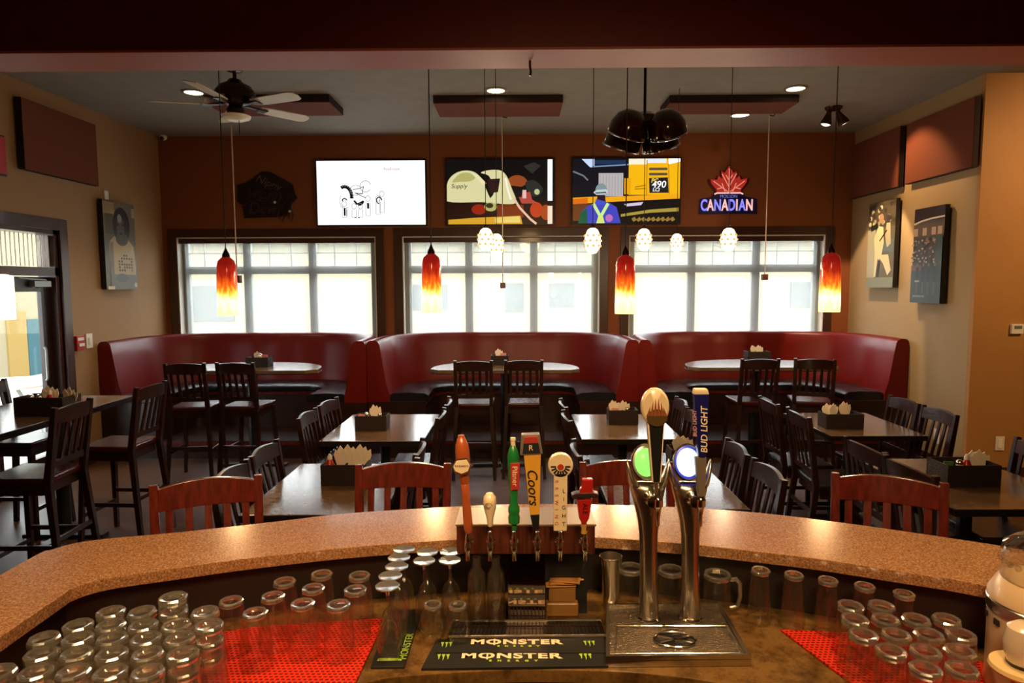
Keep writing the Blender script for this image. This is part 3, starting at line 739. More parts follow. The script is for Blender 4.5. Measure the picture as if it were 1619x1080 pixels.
# ------------------------------------------------------------------ beer signs on the back wall
sg = thing('beer_sign', 'lit maple leaf beer sign reading CANADIAN in blue and pink letters', 'sign', tuple(at_y(1152, 302, 8.38)))
S = .008    # metres per photo pixel on this wall
LEAF = [(0, -38), (-3, -33), (-7, -27), (-12, -30), (-10, -18), (-16, -23), (-18, -17), (-28, -18), (-27, -12), (-22, -6), (-18, -1), (-20, 3), (20, 3), (18, -1), (22, -6), (27, -13), (28, -19), (18, -17), (16, -23), (10, -18), (12, -30), (7, -27), (3, -33)]
def PL(o, pts, y0, y1, m, name, par, sc=S):
    mb = MB(); mb.T = Matrix(((sc, 0, 0, 0), (0, 0, 1, 0), (0, -sc, 0, 0), (0, 0, 0, 1)))
    mb.prism(pts, y0, y1); return mb.build(name, m, par, flat=True)
NAVY = mat('navy_acrylic', (.012, .012, .10), .3); DRED = mat('dark_red_acrylic', (.10, .006, .008), .3)
PL(sg, [(x*1.16, (y+15)*1.12-15) for x, y in LEAF], .005, .02, DRED, 'leaf_backing', sg)
PL(sg, LEAF, -.006, .006, emis('red_neon_leaf', (.55, .03, .02), .7), 'leaf', sg)
vein = MB()
EV = emis('vein_glow', (1, .30, .20), .8)
for a, b in (((0, -34), (0, 2)), ((0, -6), (-11, -26)), ((0, -6), (11, -26)), ((0, -16), (-5, -24)), ((0, -16), (5, -24)), ((-2, 1), (-24, -15)), ((2, 1), (24, -15)), ((-10, -5), (-18, -3)), ((10, -5), (18, -3)), ((-6, 1), (-11, -12)), ((6, 1), (11, -12))):
    vein.tube([(a[0]*S, -.010, -a[1]*S), (b[0]*S, -.010, -b[1]*S)], .006, 6)
vein.build('leaf_vein', EV, sg)
PL(sg, [(-44, 12), (-26, 9), (-22, 4), (22, 4), (26, 9), (44, 12), (45, 35), (-45, 35)], .0, .02, NAVY, 'letter_backing', sg)
MB().tube([(-22*S, -.01, -5*S), (-18*S, -.01, -3.2*S), (18*S, -.01, -3.2*S), (22*S, -.01, -5*S)], .009, 6).build('underline', emis('pink_neon', (1, .55, .50), 1.0), sg)
text('lettering', 'MOLSON', 6.5*S, WALLF(Vector((0, -.008, -8.5*S))), emis('dim_blue_letters', (.25, .25, .75), .6), sg, .002)
EB, EP = emis('blue_neon', (.26, .25, 1.0), 1.15), emis('pink_white_neon', (1, .50, .46), 1.15)
for i, ch in enumerate('CANADIAN'):
    xx = (-38, -28, -16.9, -5.7, 4.9, 12.9, 21.1, 32.2)[i]*S
    text('letter', ch, 24*S, WALLF(Vector((xx, -.010, -22.5*S))), EB if i in (0, 2, 4, 6) else EP, sg, .004, .004, 0, .62)
un = thing('unlit_sign', 'unlit dark beer neon sign with tangled tubes, left of the white television', 'sign', tuple(at_y(421, 310, 8.38)))
PL(un, [(-45, -17), (-28, -22), (-5, -38), (10, -36), (42, -18), (44, -5), (48, 3), (38, 12), (36, 28), (20, 32), (-36, 34), (-38, 14), (-46, 8)], .0, .02, mat('dark_sign_back', (.012, .007, .006), .35), 'backing', un)
text('lettering', 'Nippy', 17*S, WALLF(Vector((4*S, -.004, 20*S))) @ Matrix.Rotation(-.40, 4, 'Z'), mat('dull_gold_tube', (.16, .09, .05), .4), un, .003, 0, .2)
text('lettering', 'Happy', 25*S, WALLF(Vector((-2*S, -.004, 2*S))), mat('dull_grey_tube', (.045, .030, .028), .3), un, .004, .002, .2, .9)
text('lettering', 'Dewy', 25*S, WALLF(Vector((-2*S, -.004, -19*S))), mat('dull_mauve_tube', (.055, .028, .035), .3), un, .004, .002, .2, .9)
random.seed(5)
nt_ = MB()
for k in range(7):
    q = [Vector((random.uniform(-38, 40)*S, -.022, random.uniform(-26, 14)*S)) for _ in range(4)]
    pts = []
    for i in range(13):
        u = i/12; pts.append(q[0]*(1-u)**3+q[1]*3*u*(1-u)**2+q[2]*3*u*u*(1-u)+q[3]*u**3)
    nt_.tube(pts, .007, 6)
nt_.build('neon_tube', mat('dark_glass_tube', (.05, .03, .035), .12), un)
cd = MB()
for a in (22, 36): cd.tube([(a*S, -.01, -22*S), ((a-2)*S, -.02, -34*S), ((a+3)*S, -.02, -40*S), ((a+6)*S, -.02, -30*S), ((a+2)*S, -.01, -20*S)], .006, 6)
cd.build('power_cord', M['cord'], un)
MB().sphere((14*S, -.025, -10*S), .018).sphere((37*S, -.025, -24*S), .018).build('tube_end', M['white'], un)

# ------------------------------------------------------------------ wall panels, canvases and small fittings
def wall_panel(X, y0, y1, z0, z1, label, side):
    s = 1 if side == 'l' else -1
    t = thing('acoustic_panel', label, 'panel', (X+s*.022, (y0+y1)/2, (z0+z1)/2), 0, 'rust fabric acoustic panels')
    for yy in (-.3, .3): BX(*sorted((-s*.022, -s*.0005)), yy-.05, yy+.05, -.2, .2).build('mounting_cleat', M['black'], t)
    a, b = sorted((0, s*.05)); c, d = sorted((s*.0501, s*.056))
    w, h = (y1-y0)/2, (z1-z0)/2
    BX(a, b, -w, w, -h, h).build('panel_core', M['panelside'], t)
    BX(c, d, -w+.004, w-.004, -h+.004, h-.004).build('fabric_face', M['panel'], t, bevel=.002)
wall_panel(XL, 6.0, 7.05, 2.895, 3.525, 'rust fabric acoustic panel high on the left wall', 'l')
wall_panel(XR, 7.28, 8.33, 2.88, 3.52, 'rust fabric acoustic panel on the right wall, next to the back corner', 'r')
wall_panel(XR, 6.12, 7.16, 2.885, 3.505, 'rust fabric acoustic panel on the right wall, nearer the camera', 'r')
def ceil_panel(x0, x1, y0, y1, label):
    t = thing('ceiling_panel', label, 'panel', ((x0+x1)/2, (y0+y1)/2, 3.62), 0, 'acoustic panels hung below the ceiling')
    w, d = (x1-x0)/2, (y1-y0)/2
    BX(-w, w, -d, d, .006, .075).build('panel_core', M['panelside'], t)
    BX(-w+.003, w-.003, -d+.003, d-.003, 0, .0055).build('fabric_face', M['panel'], t)
    for sx in (-1, 1): MB().tube([(sx*(w-.1), 0, .075), (sx*(w-.1), 0, .08)], .004, 6).build('hanger', M['black'], t)
ceil_panel(-3.05, -1.83, 6.60, 7.12, 'ceiling acoustic panel behind the ceiling fan')
ceil_panel(-.83, .44, 6.67, 7.21, 'ceiling acoustic panel in the middle, over the hard hat television')
ceil_panel(1.49, 2.76, 6.72, 7.16, 'ceiling acoustic panel at right, beside the rightmost ceiling light')
# framed photograph canvases (plain stand-in scenes)
def canvas(X, y0, y1, z0, z1, label, side, art):
    s = 1 if side == 'l' else -1
    t = thing('photo_canvas', label, 'picture', (X+s*.022, (y0+y1)/2, (z0+z1)/2))
    BX(*sorted((-s*.022, -s*.0005)), -.1, .1, .2, .3).build('mounting_cleat', M['black'], t)
    w, h = (y1-y0), (z1-z0); a, b = sorted((0, s*.045))
    BX(a, b, -w/2, w/2, -h/2, h/2).build('canvas_box', M['black'], t)
    p = Pic(w, h); art(p)
    o = p.build('print', t)
    o.rotation_euler = (0, 0, PI/2 if side == 'l' else -PI/2)
    o.location = (s*.0465, 0, 0)
    return t
_G = {}
def G(c):
    if c not in _G: _G[c] = mat('print_ink', srgb(*c), .45)
    return _G[c]
def art_portrait(p):
    p.rect(0, 0, 1, 1, G((104, 96, 80))); p.rect(0, .02, .35, .16, G((150, 124, 84))); p.rect(.05, .15, .3, .38, G((86, 80, 62))); p.rect(.9, .05, 1, .16, G((160, 150, 130)))
    p.poly([(.18, 1), (.12, .60), (.16, .46), (.30, .40), (.75, .42), (.92, .50), (.97, .72), (.95, 1)], G((190, 162, 112)))
    p.poly([(.12, .60), (.18, .47), (.26, .46), (.27, .98), (.16, 1)], G((128, 116, 90)))
    p.ell(.55, .27, .27, .21, G((34, 30, 28))); p.ell(.55, .42, .20, .08, G((78, 70, 66))); p.ell(.52, .30, .12, .15, G((86, 76, 70)))
    p.ell(.50, .19, .07, .05, G((140, 134, 124))); p.ell(.43, .26, .03, .012, G((20, 18, 18))); p.ell(.60, .26, .03, .012, G((20, 18, 18))); p.ell(.52, .36, .06, .014, G((40, 30, 28)))
    random.seed(2)
    for i in range(6):
        for j in range(6):
            if random.random() < .62: p.rect(.40+j*.08, .60+i*.034, .40+j*.08+.055, .60+i*.034+.022, G((84, 72, 44)))
    p.rect(.14, .83, .98, 1, G((112, 112, 106))); p.ell(.5, .87, .2, .05, G((84, 84, 86))); p.rect(.03, .965, .24, 1, G((222, 204, 170))); p.ell(.93, .95, .05, .03, G((200, 190, 165)))
def art_players(p):
    p.rect(0, 0, 1, 1, G((96, 84, 60))); p.rect(0, .03, 1, .30, G((74, 62, 44)))
    random.seed(4)
    for i in range(26): p.ell(random.random(), .05+.22*random.random(), .05, .025, G(random.choice(((150, 136, 104), (52, 44, 34), (190, 176, 140)))))
    p.rect(0, .32, .30, 1, G((170, 160, 130))); p.poly([(.6, .45), (1, .45), (1, .60), (.6, .58)], G((92, 98, 96)))
    p.poly([(.25, .42), (.40, .28), (.58, .30), (.62, .48), (.56, .62), (.80, .62), (.92, .80), (.80, .86), (.62, .72), (.48, .66), (.40, .86), (.28, .88), (.30, .62)], G((214, 196, 148)))
    p.ell(.50, .20, .09, .055, G((160, 120, 90))); p.poly([(.10, .28), (.36, .24), (.40, .30), (.12, .34)], G((30, 26, 22)))
    p.poly([(.66, .40), (.70, .26), (.84, .26), (.88, .50), (.74, .54)], G((180, 166, 128))); p.ell(.76, .21, .07, .045, G((60, 46, 36))); p.line([(.46, .46), (.72, .34)], .02, G((40, 30, 22)))
    p.rect(0, .88, 1, 1, G((128, 130, 110))); p.poly([(.42, .66), (.50, .70), (.44, .88), (.36, .86)], G((46, 40, 32)))
def art_stadium(p):
    p.rect(0, 0, 1, 1, G((70, 70, 74))); p.rect(0, 0, 1, .14, G((36, 24, 20))); p.line([(0, .16), (.25, .135), (.6, .12), (1, .115)], .018, G((210, 190, 170)))
    p.rect(0, .17, 1, .30, G((96, 72, 56)))
    for u in (.0, .30, .60, .80): p.rect(u, .21, u+.14, .29, G((176, 150, 124)))
    random.seed(9)
    for i in range(90): p.ell(random.random()*.8, .32+.26*random.random(), .03, .010, G(random.choice(((150, 116, 106), (96, 74, 72), (186, 156, 146), (70, 56, 58)))))
    p.rect(.78, .30, 1, .62, G((62, 74, 80))); p.rect(0, .62, 1, 1, G((52, 64, 72))); p.rect(0, .60, .35, .66, G((110, 80, 80)))
    for u in (.22, .42, .60, .80):
        p.poly([(u-.05, .62), (u+.05, .62), (u+.04, .78), (u-.04, .78)], G((44, 46, 56))); p.ell(u, .60, .03, .02, G((120, 100, 92))); p.rect(u-.03, .78, u+.02, .90, G((86, 92, 100)))
    p.rect(.10, .92, .5, .94, G((120, 130, 134))); p.rect(.15, .76, .3, .78, G((170, 170, 170)))
canvas(XL, 7.10, 7.68, 1.815, 2.775, 'tall photo canvas of a person in a pale shirt, on the left wall', 'l', art_portrait)
canvas(XR, 7.31, 7.86, 1.80, 2.765, 'tall photo canvas of players in white, on the right wall nearer the corner', 'r', art_players)
canvas(XR, 6.47, 6.96, 1.65, 2.60, 'tall dark photo canvas of a crowded stadium, on the right wall', 'r', art_stadium)
tag(BX(XL, XL+.02, 7.23, 7.30, 2.785, 2.88).build('wall_sensor', M['white'], bevel=.004), 'small pale box on the left wall just above the portrait canvas', 'sensor')
c = at_y(258, 217, 8.33)
sc_ = thing('security_camera', 'small white security camera in the back left ceiling corner', 'camera', tuple(c))
MB().sphere((0, 0, 0), .045, 14, sc=(1, 1, .9)).build('camera_housing', M['white'], sc_)
MB().sphere((0, -.030, -.018), .026, 12).build('lens_dome', M['black'], sc_)
MB().tube([(0, .02, 0), (0, .07, .02)], .014, 8).build('bracket', M['white'], sc_)
q = at_x(122, 543, XL)
fa = thing('fire_alarm', 'small red fire alarm pull station on the left wall by the door', 'alarm', tuple(q))
BX(0, .04, -.06, .06, -.075, .075).build('alarm_box', mat('red_plastic', (.45, .02, .02), .4), fa, bevel=.006)
BX(.04, .052, -.04, .04, -.03, .0).build('pull_bar', M['white'], fa, bevel=.003)
BX(.04, .043, -.045, .045, .03, .06).build('plate', M['white'], fa)
q = at_x(140, 539, XL)
ls = thing('light_switch', 'white light switch on the left wall beside the red booth', 'switch', tuple(q))
BX(0, .012, -.05, .05, -.075, .075).build('cover_plate', M['white'], ls, bevel=.003); BX(.012, .020, -.018, .018, -.035, .035).build('rocker', M['white'], ls, bevel=.002)
q = at_x(1482, 690, XR)
l2 = thing('wall_outlet', 'white outlet plate low on the greige right wall', 'outlet', tuple(q))
BX(-.010, 0, -.045, .045, -.07, .07).build('cover_plate', M['white'], l2, bevel=.003); BX(-.014, -.010, -.018, .018, -.045, .045).build('socket', M['paper'], l2, bevel=.002)
q = at_y(1606, 520, YR)
th_ = thing('thermostat', 'white thermostat on the ochre wall at the right edge', 'thermostat', tuple(q))
BX(-.055, .055, -.028, 0, -.045, .045).build('housing', M['white'], th_, bevel=.008); BX(-.035, .035, -.0295, -.028, .0, .03).build('display', mat('grey_display', (.16, .18, .15), .2), th_)
q = at_y(1580, 701, YR)
l3 = thing('wall_outlet', 'white outlet plate on the ochre wall behind the chairs at right', 'outlet', tuple(q))
BX(-.04, .04, -.010, 0, -.065, .065).build('cover_plate', M['white'], l3, bevel=.003); BX(-.018, .018, -.014, -.010, -.045, .045).build('socket', M['paper'], l3, bevel=.002)
rs = thing('wall_sign', 'edge of a red sign on the left wall at the frame edge', 'sign', (XL, 5.55, 2.98))
BX(0, .03, -.32, .30, -.16, .16).build('sign_face', mat('bright_red_sign', (.5, .02, .015), .4), rs, bevel=.004); BX(-.0, .012, -.335, .315, -.175, .175).build('sign_back', M['black'], rs)
# ------------------------------------------------------------------ ceiling lights and fan
M['canring'] = mat('bronze_trim_ring', (.25, .20, .13), .4)
def can(px, py, label, r=.085, s=14):
    p = at_z(px, py, 3.695)
    t = thing('recessed_light', label, 'light', (p.x, p.y, 3.70), 0, 'recessed ceiling lights')
    MB().lathe([(r, -.001), (r*1.25, -.001), (r*1.28, -.008), (r, -.014)], 28).build('trim_ring', M['canring'], t)
    MB().lathe([(0, -.012), (r*.7, -.012), (r, -.006), (r, -.002)], 28).build('lens', M['lampwhite'] if s > 5 else M['globe'], t)
    return t, p
CANS = [can(306, 146, 'lit recessed ceiling light beside the ceiling fan')[1], can(784, 143, 'lit recessed ceiling light in the middle of the ceiling')[1],
        can(1258, 140, 'lit recessed ceiling light at the right of the ceiling')[1]]
can(1170, 182, 'dim recessed light at the back, behind the right ceiling panel', .10, 1)
sp = at_z(1318, 171, 3.69)
tl = thing('spot_fixture', 'bronze ceiling fixture with two small spotlight heads, back right', 'light', (sp.x, sp.y, 3.70))
MB().lathe([(0, -.03), (.07, -.03), (.085, -.015), (.09, 0), (0, 0)], 24).build('canopy', M['bronze'], tl)
for s, a, lab in ((-1, -.25, 0), (1, .55, 1)):
    hd_ = MB(); hd_.T = Matrix.Translation((s*.045, 0, -.05)) @ Matrix.Rotation(-a, 4, 'Y')
    hd_.lathe([(0, .01), (.022, .008), (.03, -.03), (.055, -.11), (.058, -.14), (.05, -.138), (.045, -.11)], 20)
    h_ = hd_.build('spot_head', M['bronze'], tl)
    lp = MB(); lp.T = hd_.T; lp.lathe([(0, -.146), (.03, -.142), (.05, -.128), (.045, -.11)], 20); lp.build('bulb', M['globe'], h_)
# fan
fx = at_z(366, 105, 3.70); FP = Vector((at_y(372, 150, 5.75).x, 5.75, 0))
fan = thing('ceiling_fan', 'five bladed ceiling fan with pale blades and a dark bronze motor', 'fan', (FP.x, FP.y, 3.745))
MB().lathe([(0, -.046), (.085, -.046), (.085, -.06), (.06, -.095), (.025, -.105), (0, -.105)], 24).build('ceiling_canopy', M['bronze'], fan)
MB().lathe([(.016, -.10), (.016, -.22)], 12).build('downrod', M['bronze'], fan)
MB().lathe([(0, -.16), (.05, -.165), (.07, -.19), (.13, -.22), (.165, -.27), (.165, -.32), (.12, -.36), (.06, -.38), (0, -.38)], 32).build('motor_housing', M['bronze'], fan)
for k in range(5):
    a = math.radians(48+72*k)
    ib = MB(); ib.T = Matrix.Rotation(a, 4, 'Z')
    ib.bar((.08, 0, -.365), (.20, 0, -.375), .035, .012, side=(0, 1, 0), w2=.055); ib.prism([(.19, -.04), (.27, -.05), (.27, .05), (.19, .04)], -.386, -.376)
    br = ib.build('blade_iron', M['bronze'], fan)
    bd = MB(); bd.T = Matrix.Rotation(a, 4, 'Z') @ Matrix.Translation((0, 0, -.372)) @ Matrix.Rotation(-.20, 4, 'X')
    bd.prism([(.21, -.05), (.30, -.062), (.62, -.070), (.665, -.055), (.68, 0), (.665, .055), (.62, .070), (.30, .062), (.21, .05)], -.004, .004)
    bd.build('blade', M['blade'], fan)
MB().lathe([(0, -.38), (.055, -.385), (.075, -.41), (.07, -.44), (.04, -.455), (0, -.455)], 24).build('switch_housing', M['bronze'], fan)
MB().lathe([(.085, -.456), (.12, -.462), (.11, -.485), (.06, -.505), (0, -.51)], 28).build('light_bowl', mat('frosted_bowl', (.75, .62, .42), .3, emit=((1, .75, .4), .05)), fan)
MB().tube([(.04, -.04, -.45), (.04, -.04, -.62)], .003, 6).build('pull_chain', M['bronze'], fan)

# hanging pull cords with a small wooden block at the end
def pull_cord(px, y0z, px1, py1, Y, label):
    q = at_y(px1, py1, Y); z1 = q.z
    t = thing('pull_cord', label, 'cord', (q.x, Y, y0z), 0, 'hanging cords with small blocks')
    MB().tube([(0, 0, 0), (0, 0, z1-y0z+.03)], .0055, 6).build('cord', M['whitecord'], t)
    BX(-.03, .03, -.03, .03, z1-y0z-.035, z1-y0z+.03).build('wood_block', M['walnutblock'], t, bevel=.005)
    if Y > 7: MB().tube([(0, 0, 0), (0, 0, -.02), (.05, 0, -.03), (.06, 0, -.01)], .006, 6).build('hook', M['bronze'], t)
M['walnutblock'] = mat('red_brown_block', (.12, .03, .02), .5)
pull_cord(363, 3.19, 375, 441, 5.70, 'pale cord with a small block, hanging from under the ceiling fan')
pull_cord(790, 3.70, 795, 451, 7.45, 'pale cord with a small block, hanging in front of the middle window')
pull_cord(1216, 3.70, 1209, 438, 7.45, 'pale cord with a small block, hanging in front of the right window')

# ------------------------------------------------------------------ pendants
def art_pendant(px, pytop, pybot, Y, label):
    b, tp = at_y(px, pybot, Y), at_y(px, pytop, Y)
    t = thing('pendant_lamp', label, 'lamp', (b.x, Y, b.z), 0, 'red and yellow art glass pendants')
    H_ = .37; r = .062
    MB().lathe([(r*1.01, 0), (r*1.03, .05), (r, .15), (r*.97, .26), (r*.93, .31), (r*.80, .345), (r*.45, .365), (.02, .37), (.016, .364), (r*.4, .357), (r*.74, .338), (r*.87, .305), (r*.94, .15), (r*.96, .0)], 32).build('glass_shade', M['shade'], t)
    MB().lathe([(.024, .365), (.022, .385), (.010, .41), (.004, .425)], 16).build('cap', M['bronze'], t)
    MB().tube([(0, 0, .415), (0, 0, 3.70-b.z-.02)], .0035, 6).build('cord', M['cord'], t)
    MB().lathe([(0, 3.70-b.z-.03), (.05, 3.70-b.z-.025), (.055, 3.70-b.z), (0, 3.70-b.z)], 20).build('canopy', M['bronze'], t)
    MB().sphere((0, 0, .095), .03, 14, sc=(1, 1, 1.25)).build('bulb', emis('warm_bulb', (1, .78, .42), 7), t)
    return b
ART = [art_pendant(361, 405, 499, 4.2, 'red and yellow glass pendant in front of the left window'), art_pendant(683, 405, 494, 4.2, 'red and yellow glass pendant at the left side of the middle window'),
       art_pendant(988, 405, 496, 4.2, 'red and yellow glass pendant between the middle and right windows'), art_pendant(1311, 402, 493, 4.2, 'red and yellow glass pendant at the right end, by the right wall')]
def white_pendant(px, py, w, h, Y, label):
    c = at_y(px, py, Y); k = Y/F; r, hh = w*k/2, h*k
    t = thing('globe_pendant', label, 'lamp', (c.x, Y, c.z-hh/2), 0, 'small white glass pendants')
    MB().lathe([(0, 0), (r*.45, .02*hh), (r*.85, .22*hh), (r, .48*hh), (r*.9, .72*hh), (r*.62, .93*hh), (r*.3, hh), (0, hh)], 20).build('glass_globe', M['globe'], t)
    cell = MB()
    for j, f_ in enumerate((.3, .5, .7)):
        for i in range(8):
            a = 2*PI*(i+.5*(j % 2))/8; rr = r*(1.0 if f_ == .5 else .92)
            cell.sphere((rr*math.cos(a), rr*math.sin(a), f_*hh), r*.17, 8)
    cell.build('glass_bead', M['globecell'], t)
    MB().lathe([(.018, hh*.97), (.018, hh*1.08), (.004, hh*1.14)], 12).build('cap', M['bronze'], t)
    MB().tube([(0, 0, hh*1.12), (0, 0, 3.70-c.z+hh/2)], .003, 6).build('cord', M['cord'], t)
    return c
WHP = [white_pendant(768, 379, 25, 36, 5.4, 'white glass pendant, left one of the pair near the middle window'), white_pendant(785, 388, 23, 36, 5.9, 'white glass pendant, right one of the pair near the middle window'),
       white_pendant(937, 381, 26, 40, 5.2, 'white patterned glass pendant at the right edge of the middle window'), white_pendant(1018, 379, 24, 34, 5.6, 'white glass pendant, left of three before the right window'),
       white_pendant(1070, 384, 20, 28, 6.5, 'smallest white glass pendant, middle of three before the right window'), white_pendant(1152, 379, 25, 36, 5.4, 'white glass pendant, right of three before the right window')]
c = at_y(-3, 470, 4.35)
wp = thing('cylinder_pendant', 'large white cylinder pendant cut by the left frame edge', 'lamp', (c.x, 4.35, c.z-.15))
MB().lathe([(0, .0), (.09, .002), (.09, .29), (.05, .30), (0, .30)], 28).build('glass_shade', M['globe'], wp)
BX(-.03, .05, -.04, .04, .30, .35).build('cap', M['trimwood'], wp, bevel=.005)
MB().tube([(0, 0, .345), (0, 0, 3.70-c.z+.15)], .004, 6).build('cord', M['cord'], wp)
# dark dome cluster
dc = at_y(1019, 212, 4.6)
dm = thing('dome_cluster', 'hanging cluster of four dark glossy domes with pale rims', 'lamp', (dc.x, 4.6, dc.z))
M['dome'] = mat('dark_glossy_dome', (.022, .007, .005), .12, coat=.6)
MB().tube([(0, 0, .10), (0, 0, 3.70-dc.z)], .010, 10).build('rod', M['bronze'], dm)
MB().lathe([(0, .14), (.05, .14), (.10, .11), (.115, .06), (.09, .02), (0, .01)], 24).build('hub', M['dome'], dm)
for sx, sy in ((-1, -1), (1, -1), (-1, 1), (1, 1)):
    T_ = Matrix.Translation((sx*.125, sy*.11, .0-.02*sy)) @ Matrix.Rotation(sx*-.28, 4, 'Y') @ Matrix.Rotation(.42 if sy < 0 else .30, 4, 'X')
    d_ = MB(); d_.T = T_
    d_.lathe([(0, .115), (.05, .108), (.095, .075), (.123, .02), (.130, -.045), (.130, -.06), (.124, -.06), (.117, .02), (.09, .067), (.05, .098), (0, .105)], 28)
    do = d_.build('dome', M['dome'], dm)
    rm = MB(); rm.T = T_
    rm.tube([(.131*math.cos(2*PI*i/28), .131*math.sin(2*PI*i/28), -.052) for i in range(28)], .006, 6, closed=True)
    rm.build('rim', M['chrome'], do)
hk = at_z(839, 76, 2.988)
tag(MB().tube([(0, 0, 0), (0, 0, -.03), (.004, 0, -.055), (0, 0, -.075)], .006, 8).build('ceiling_hook', M['bronze']), 'small dark hook under the dusty red bulkhead', 'hook').location = (hk.x, 3.50, 2.988)
# ------------------------------------------------------------------ bar
PAIRS = [((-1.41,.5),(-1.155,.5)), ((-1.41,1.2),(-1.158,1.2)), ((-1.41,1.82),(-1.16,1.58)), ((-1.39,1.905),(-1.155,1.655)), ((-1.315,1.975),(-1.10,1.712)), ((-1.06,2.049),(-.97,1.765)),
 ((-.80,2.14),(-.766,1.842)), ((-.569,2.222),(-.493,1.921)), ((-.137,2.300),(-.177,1.98)), ((.08,2.312),(.03,1.998)), ((.291,2.306),(.243,1.994)), ((.56,2.278),(.47,1.952)),
 ((.821,2.220),(.667,1.896)), ((1.08,2.115),(.85,1.835)), ((1.32,1.995),(1.02,1.760)), ((1.459,1.915),(1.19,1.678)), ((1.62,1.78),(1.34,1.55)), ((1.76,1.5),(1.45,1.34)), ((1.80,1.0),(1.50,1.0)), ((1.80,.5),(1.50,.5))]
def crom(pts, n=5):
    out = []
    for i in range(len(pts)-1):
        p0, p1, p2, p3 = (Vector(pts[max(i-1, 0)]), Vector(pts[i]), Vector(pts[i+1]), Vector(pts[min(i+2, len(pts)-1)]))
        for j in range(n):
            t = j/n
            q = .5*((2*p1)+(p2-p0)*t+(2*p0-5*p1+4*p2-p3)*t*t+(3*p1-p0-3*p2+p3)*t**3); out.append((q.x, q.y))
    out.append(tuple(pts[-1])); return out
def lerp2(a, b, t): return (a[0]+(b[0]-a[0])*t, a[1]+(b[1]-a[1])*t)
OUT, INN = crom([p[0] for p in PAIRS]), crom([p[1] for p in PAIRS])
def strip(t0, t1, z0, z1):
    mb = MB(); vs, fs = [], []
    for o, i in zip(OUT, INN):
        a, b = lerp2(i, o, t0), lerp2(i, o, t1)
        vs += [(*a, z0), (*b, z0), (*b, z1), (*a, z1)]
    n = len(OUT)
    for k in range(n-1):
        for j in range(4): fs.append((k*4+j, k*4+(j+1) % 4, k*4+4+(j+1) % 4, k*4+4+j))
    fs += [(0, 1, 2, 3), ((n-1)*4+3, (n-1)*4+2, (n-1)*4+1, (n-1)*4)]
    return mb.add(vs, fs)
CZT = .88
bar = thing('bar_counter', 'curved bar with a speckled brown granite top, between the taps and the room', 'bar', (0, 2.1, 0))
def inbar(mb, name, m, **k):
    o = mb.build(name, m, bar, **k); o.location = (0, -2.1, 0); return o
inbar(strip(0, 1, 1.036, 1.07), 'granite_top', M['granite'], bevel=.006)
inbar(strip(.17, .62, 0, 1.0355), 'bar_wall', M['barpanel'])
inbar(strip(.62, .66, .0, .12), 'kick_plate', M['trimwood'])
CF = crom([(-.60,.5), (-.59,1.0), (-.58,1.30), (-.48,1.46), (-.37,1.548), (-.25,1.578), (-.03,1.60), (.13,1.60), (.30,1.588), (.47,1.552), (.62,1.49), (.75,1.38), (.80,1.2), (.82,.5)], 4)
back = [lerp2(i, o, .165) for o, i in zip(OUT, INN)]
wt = thing('work_counter', 'marbled brown work counter below the granite bar, holding taps and glasses', 'counter', (0, 1.8, 0))
o = MB().prism(CF + back[::-1], CZT-.035, CZT).build('worktop', M['counter'], wt, bevel=.004); o.location = (0, -1.8, 0)
CF2 = [(x, y+.03) for x, y in CF]
o = MB().prism(CF2 + back[::-1], 0, CZT-.0355).build('cabinet', M['mahogany'], wt); o.location = (0, -1.8, 0)

# red rubber bar mats
def mat_material():
    m, nt, b = nodes_of('perforated_red_rubber')
    tc = nt.nodes.new('ShaderNodeTexCoord'); br = nt.nodes.new('ShaderNodeTexBrick'); br.offset = .5
    br.inputs['Scale'].default_value = 1; br.inputs['Brick Width'].default_value = .0135; br.inputs['Row Height'].default_value = .0115; br.inputs['Mortar Size'].default_value = .0030; br.inputs['Mortar Smooth'].default_value = .2
    br.inputs['Color1'].default_value = (.16, .005, .003, 1); br.inputs['Color2'].default_value = (.19, .006, .003, 1); br.inputs['Mortar'].default_value = (.66, .030, .010, 1)
    nt.links.new(tc.outputs['Object'], br.inputs['Vector']); nt.links.new(br.outputs['Color'], b.inputs['Base Color'])
    bp = nt.nodes.new('ShaderNodeBump'); bp.inputs['Strength'].default_value = .8; bp.inputs['Distance'].default_value = .004
    nt.links.new(br.outputs['Fac'], bp.inputs['Height']); nt.links.new(bp.outputs['Normal'], b.inputs['Normal'])
    b.inputs['Roughness'].default_value = .35; return m
M['redperf'] = mat_material()
MZ = CZT+.007
tag(MB().prism([(-1.10,1.05), (-.63,1.05), (-.61,1.30), (-.50,1.455), (-.40,1.535), (-.388,1.85), (-.75,1.80), (-1.0,1.71), (-1.1,1.60)], CZT, MZ).build('rubber_mat', M['redperf'], bevel=.002), 'perforated red rubber mat on the counter at left, under the upturned glasses', 'mat', 'red rubber bar mats')
tag(MB().prism([(.73,1.79), (.80,1.55), (.86,1.35), (.90,1.15), (1.36,1.15), (1.36,1.38), (1.26,1.56), (1.12,1.68), (.95,1.77)], CZT, MZ).build('rubber_mat', M['redperf'], bevel=.002), 'perforated red rubber mat on the counter at right, under the clear glasses', 'mat', 'red rubber bar mats')

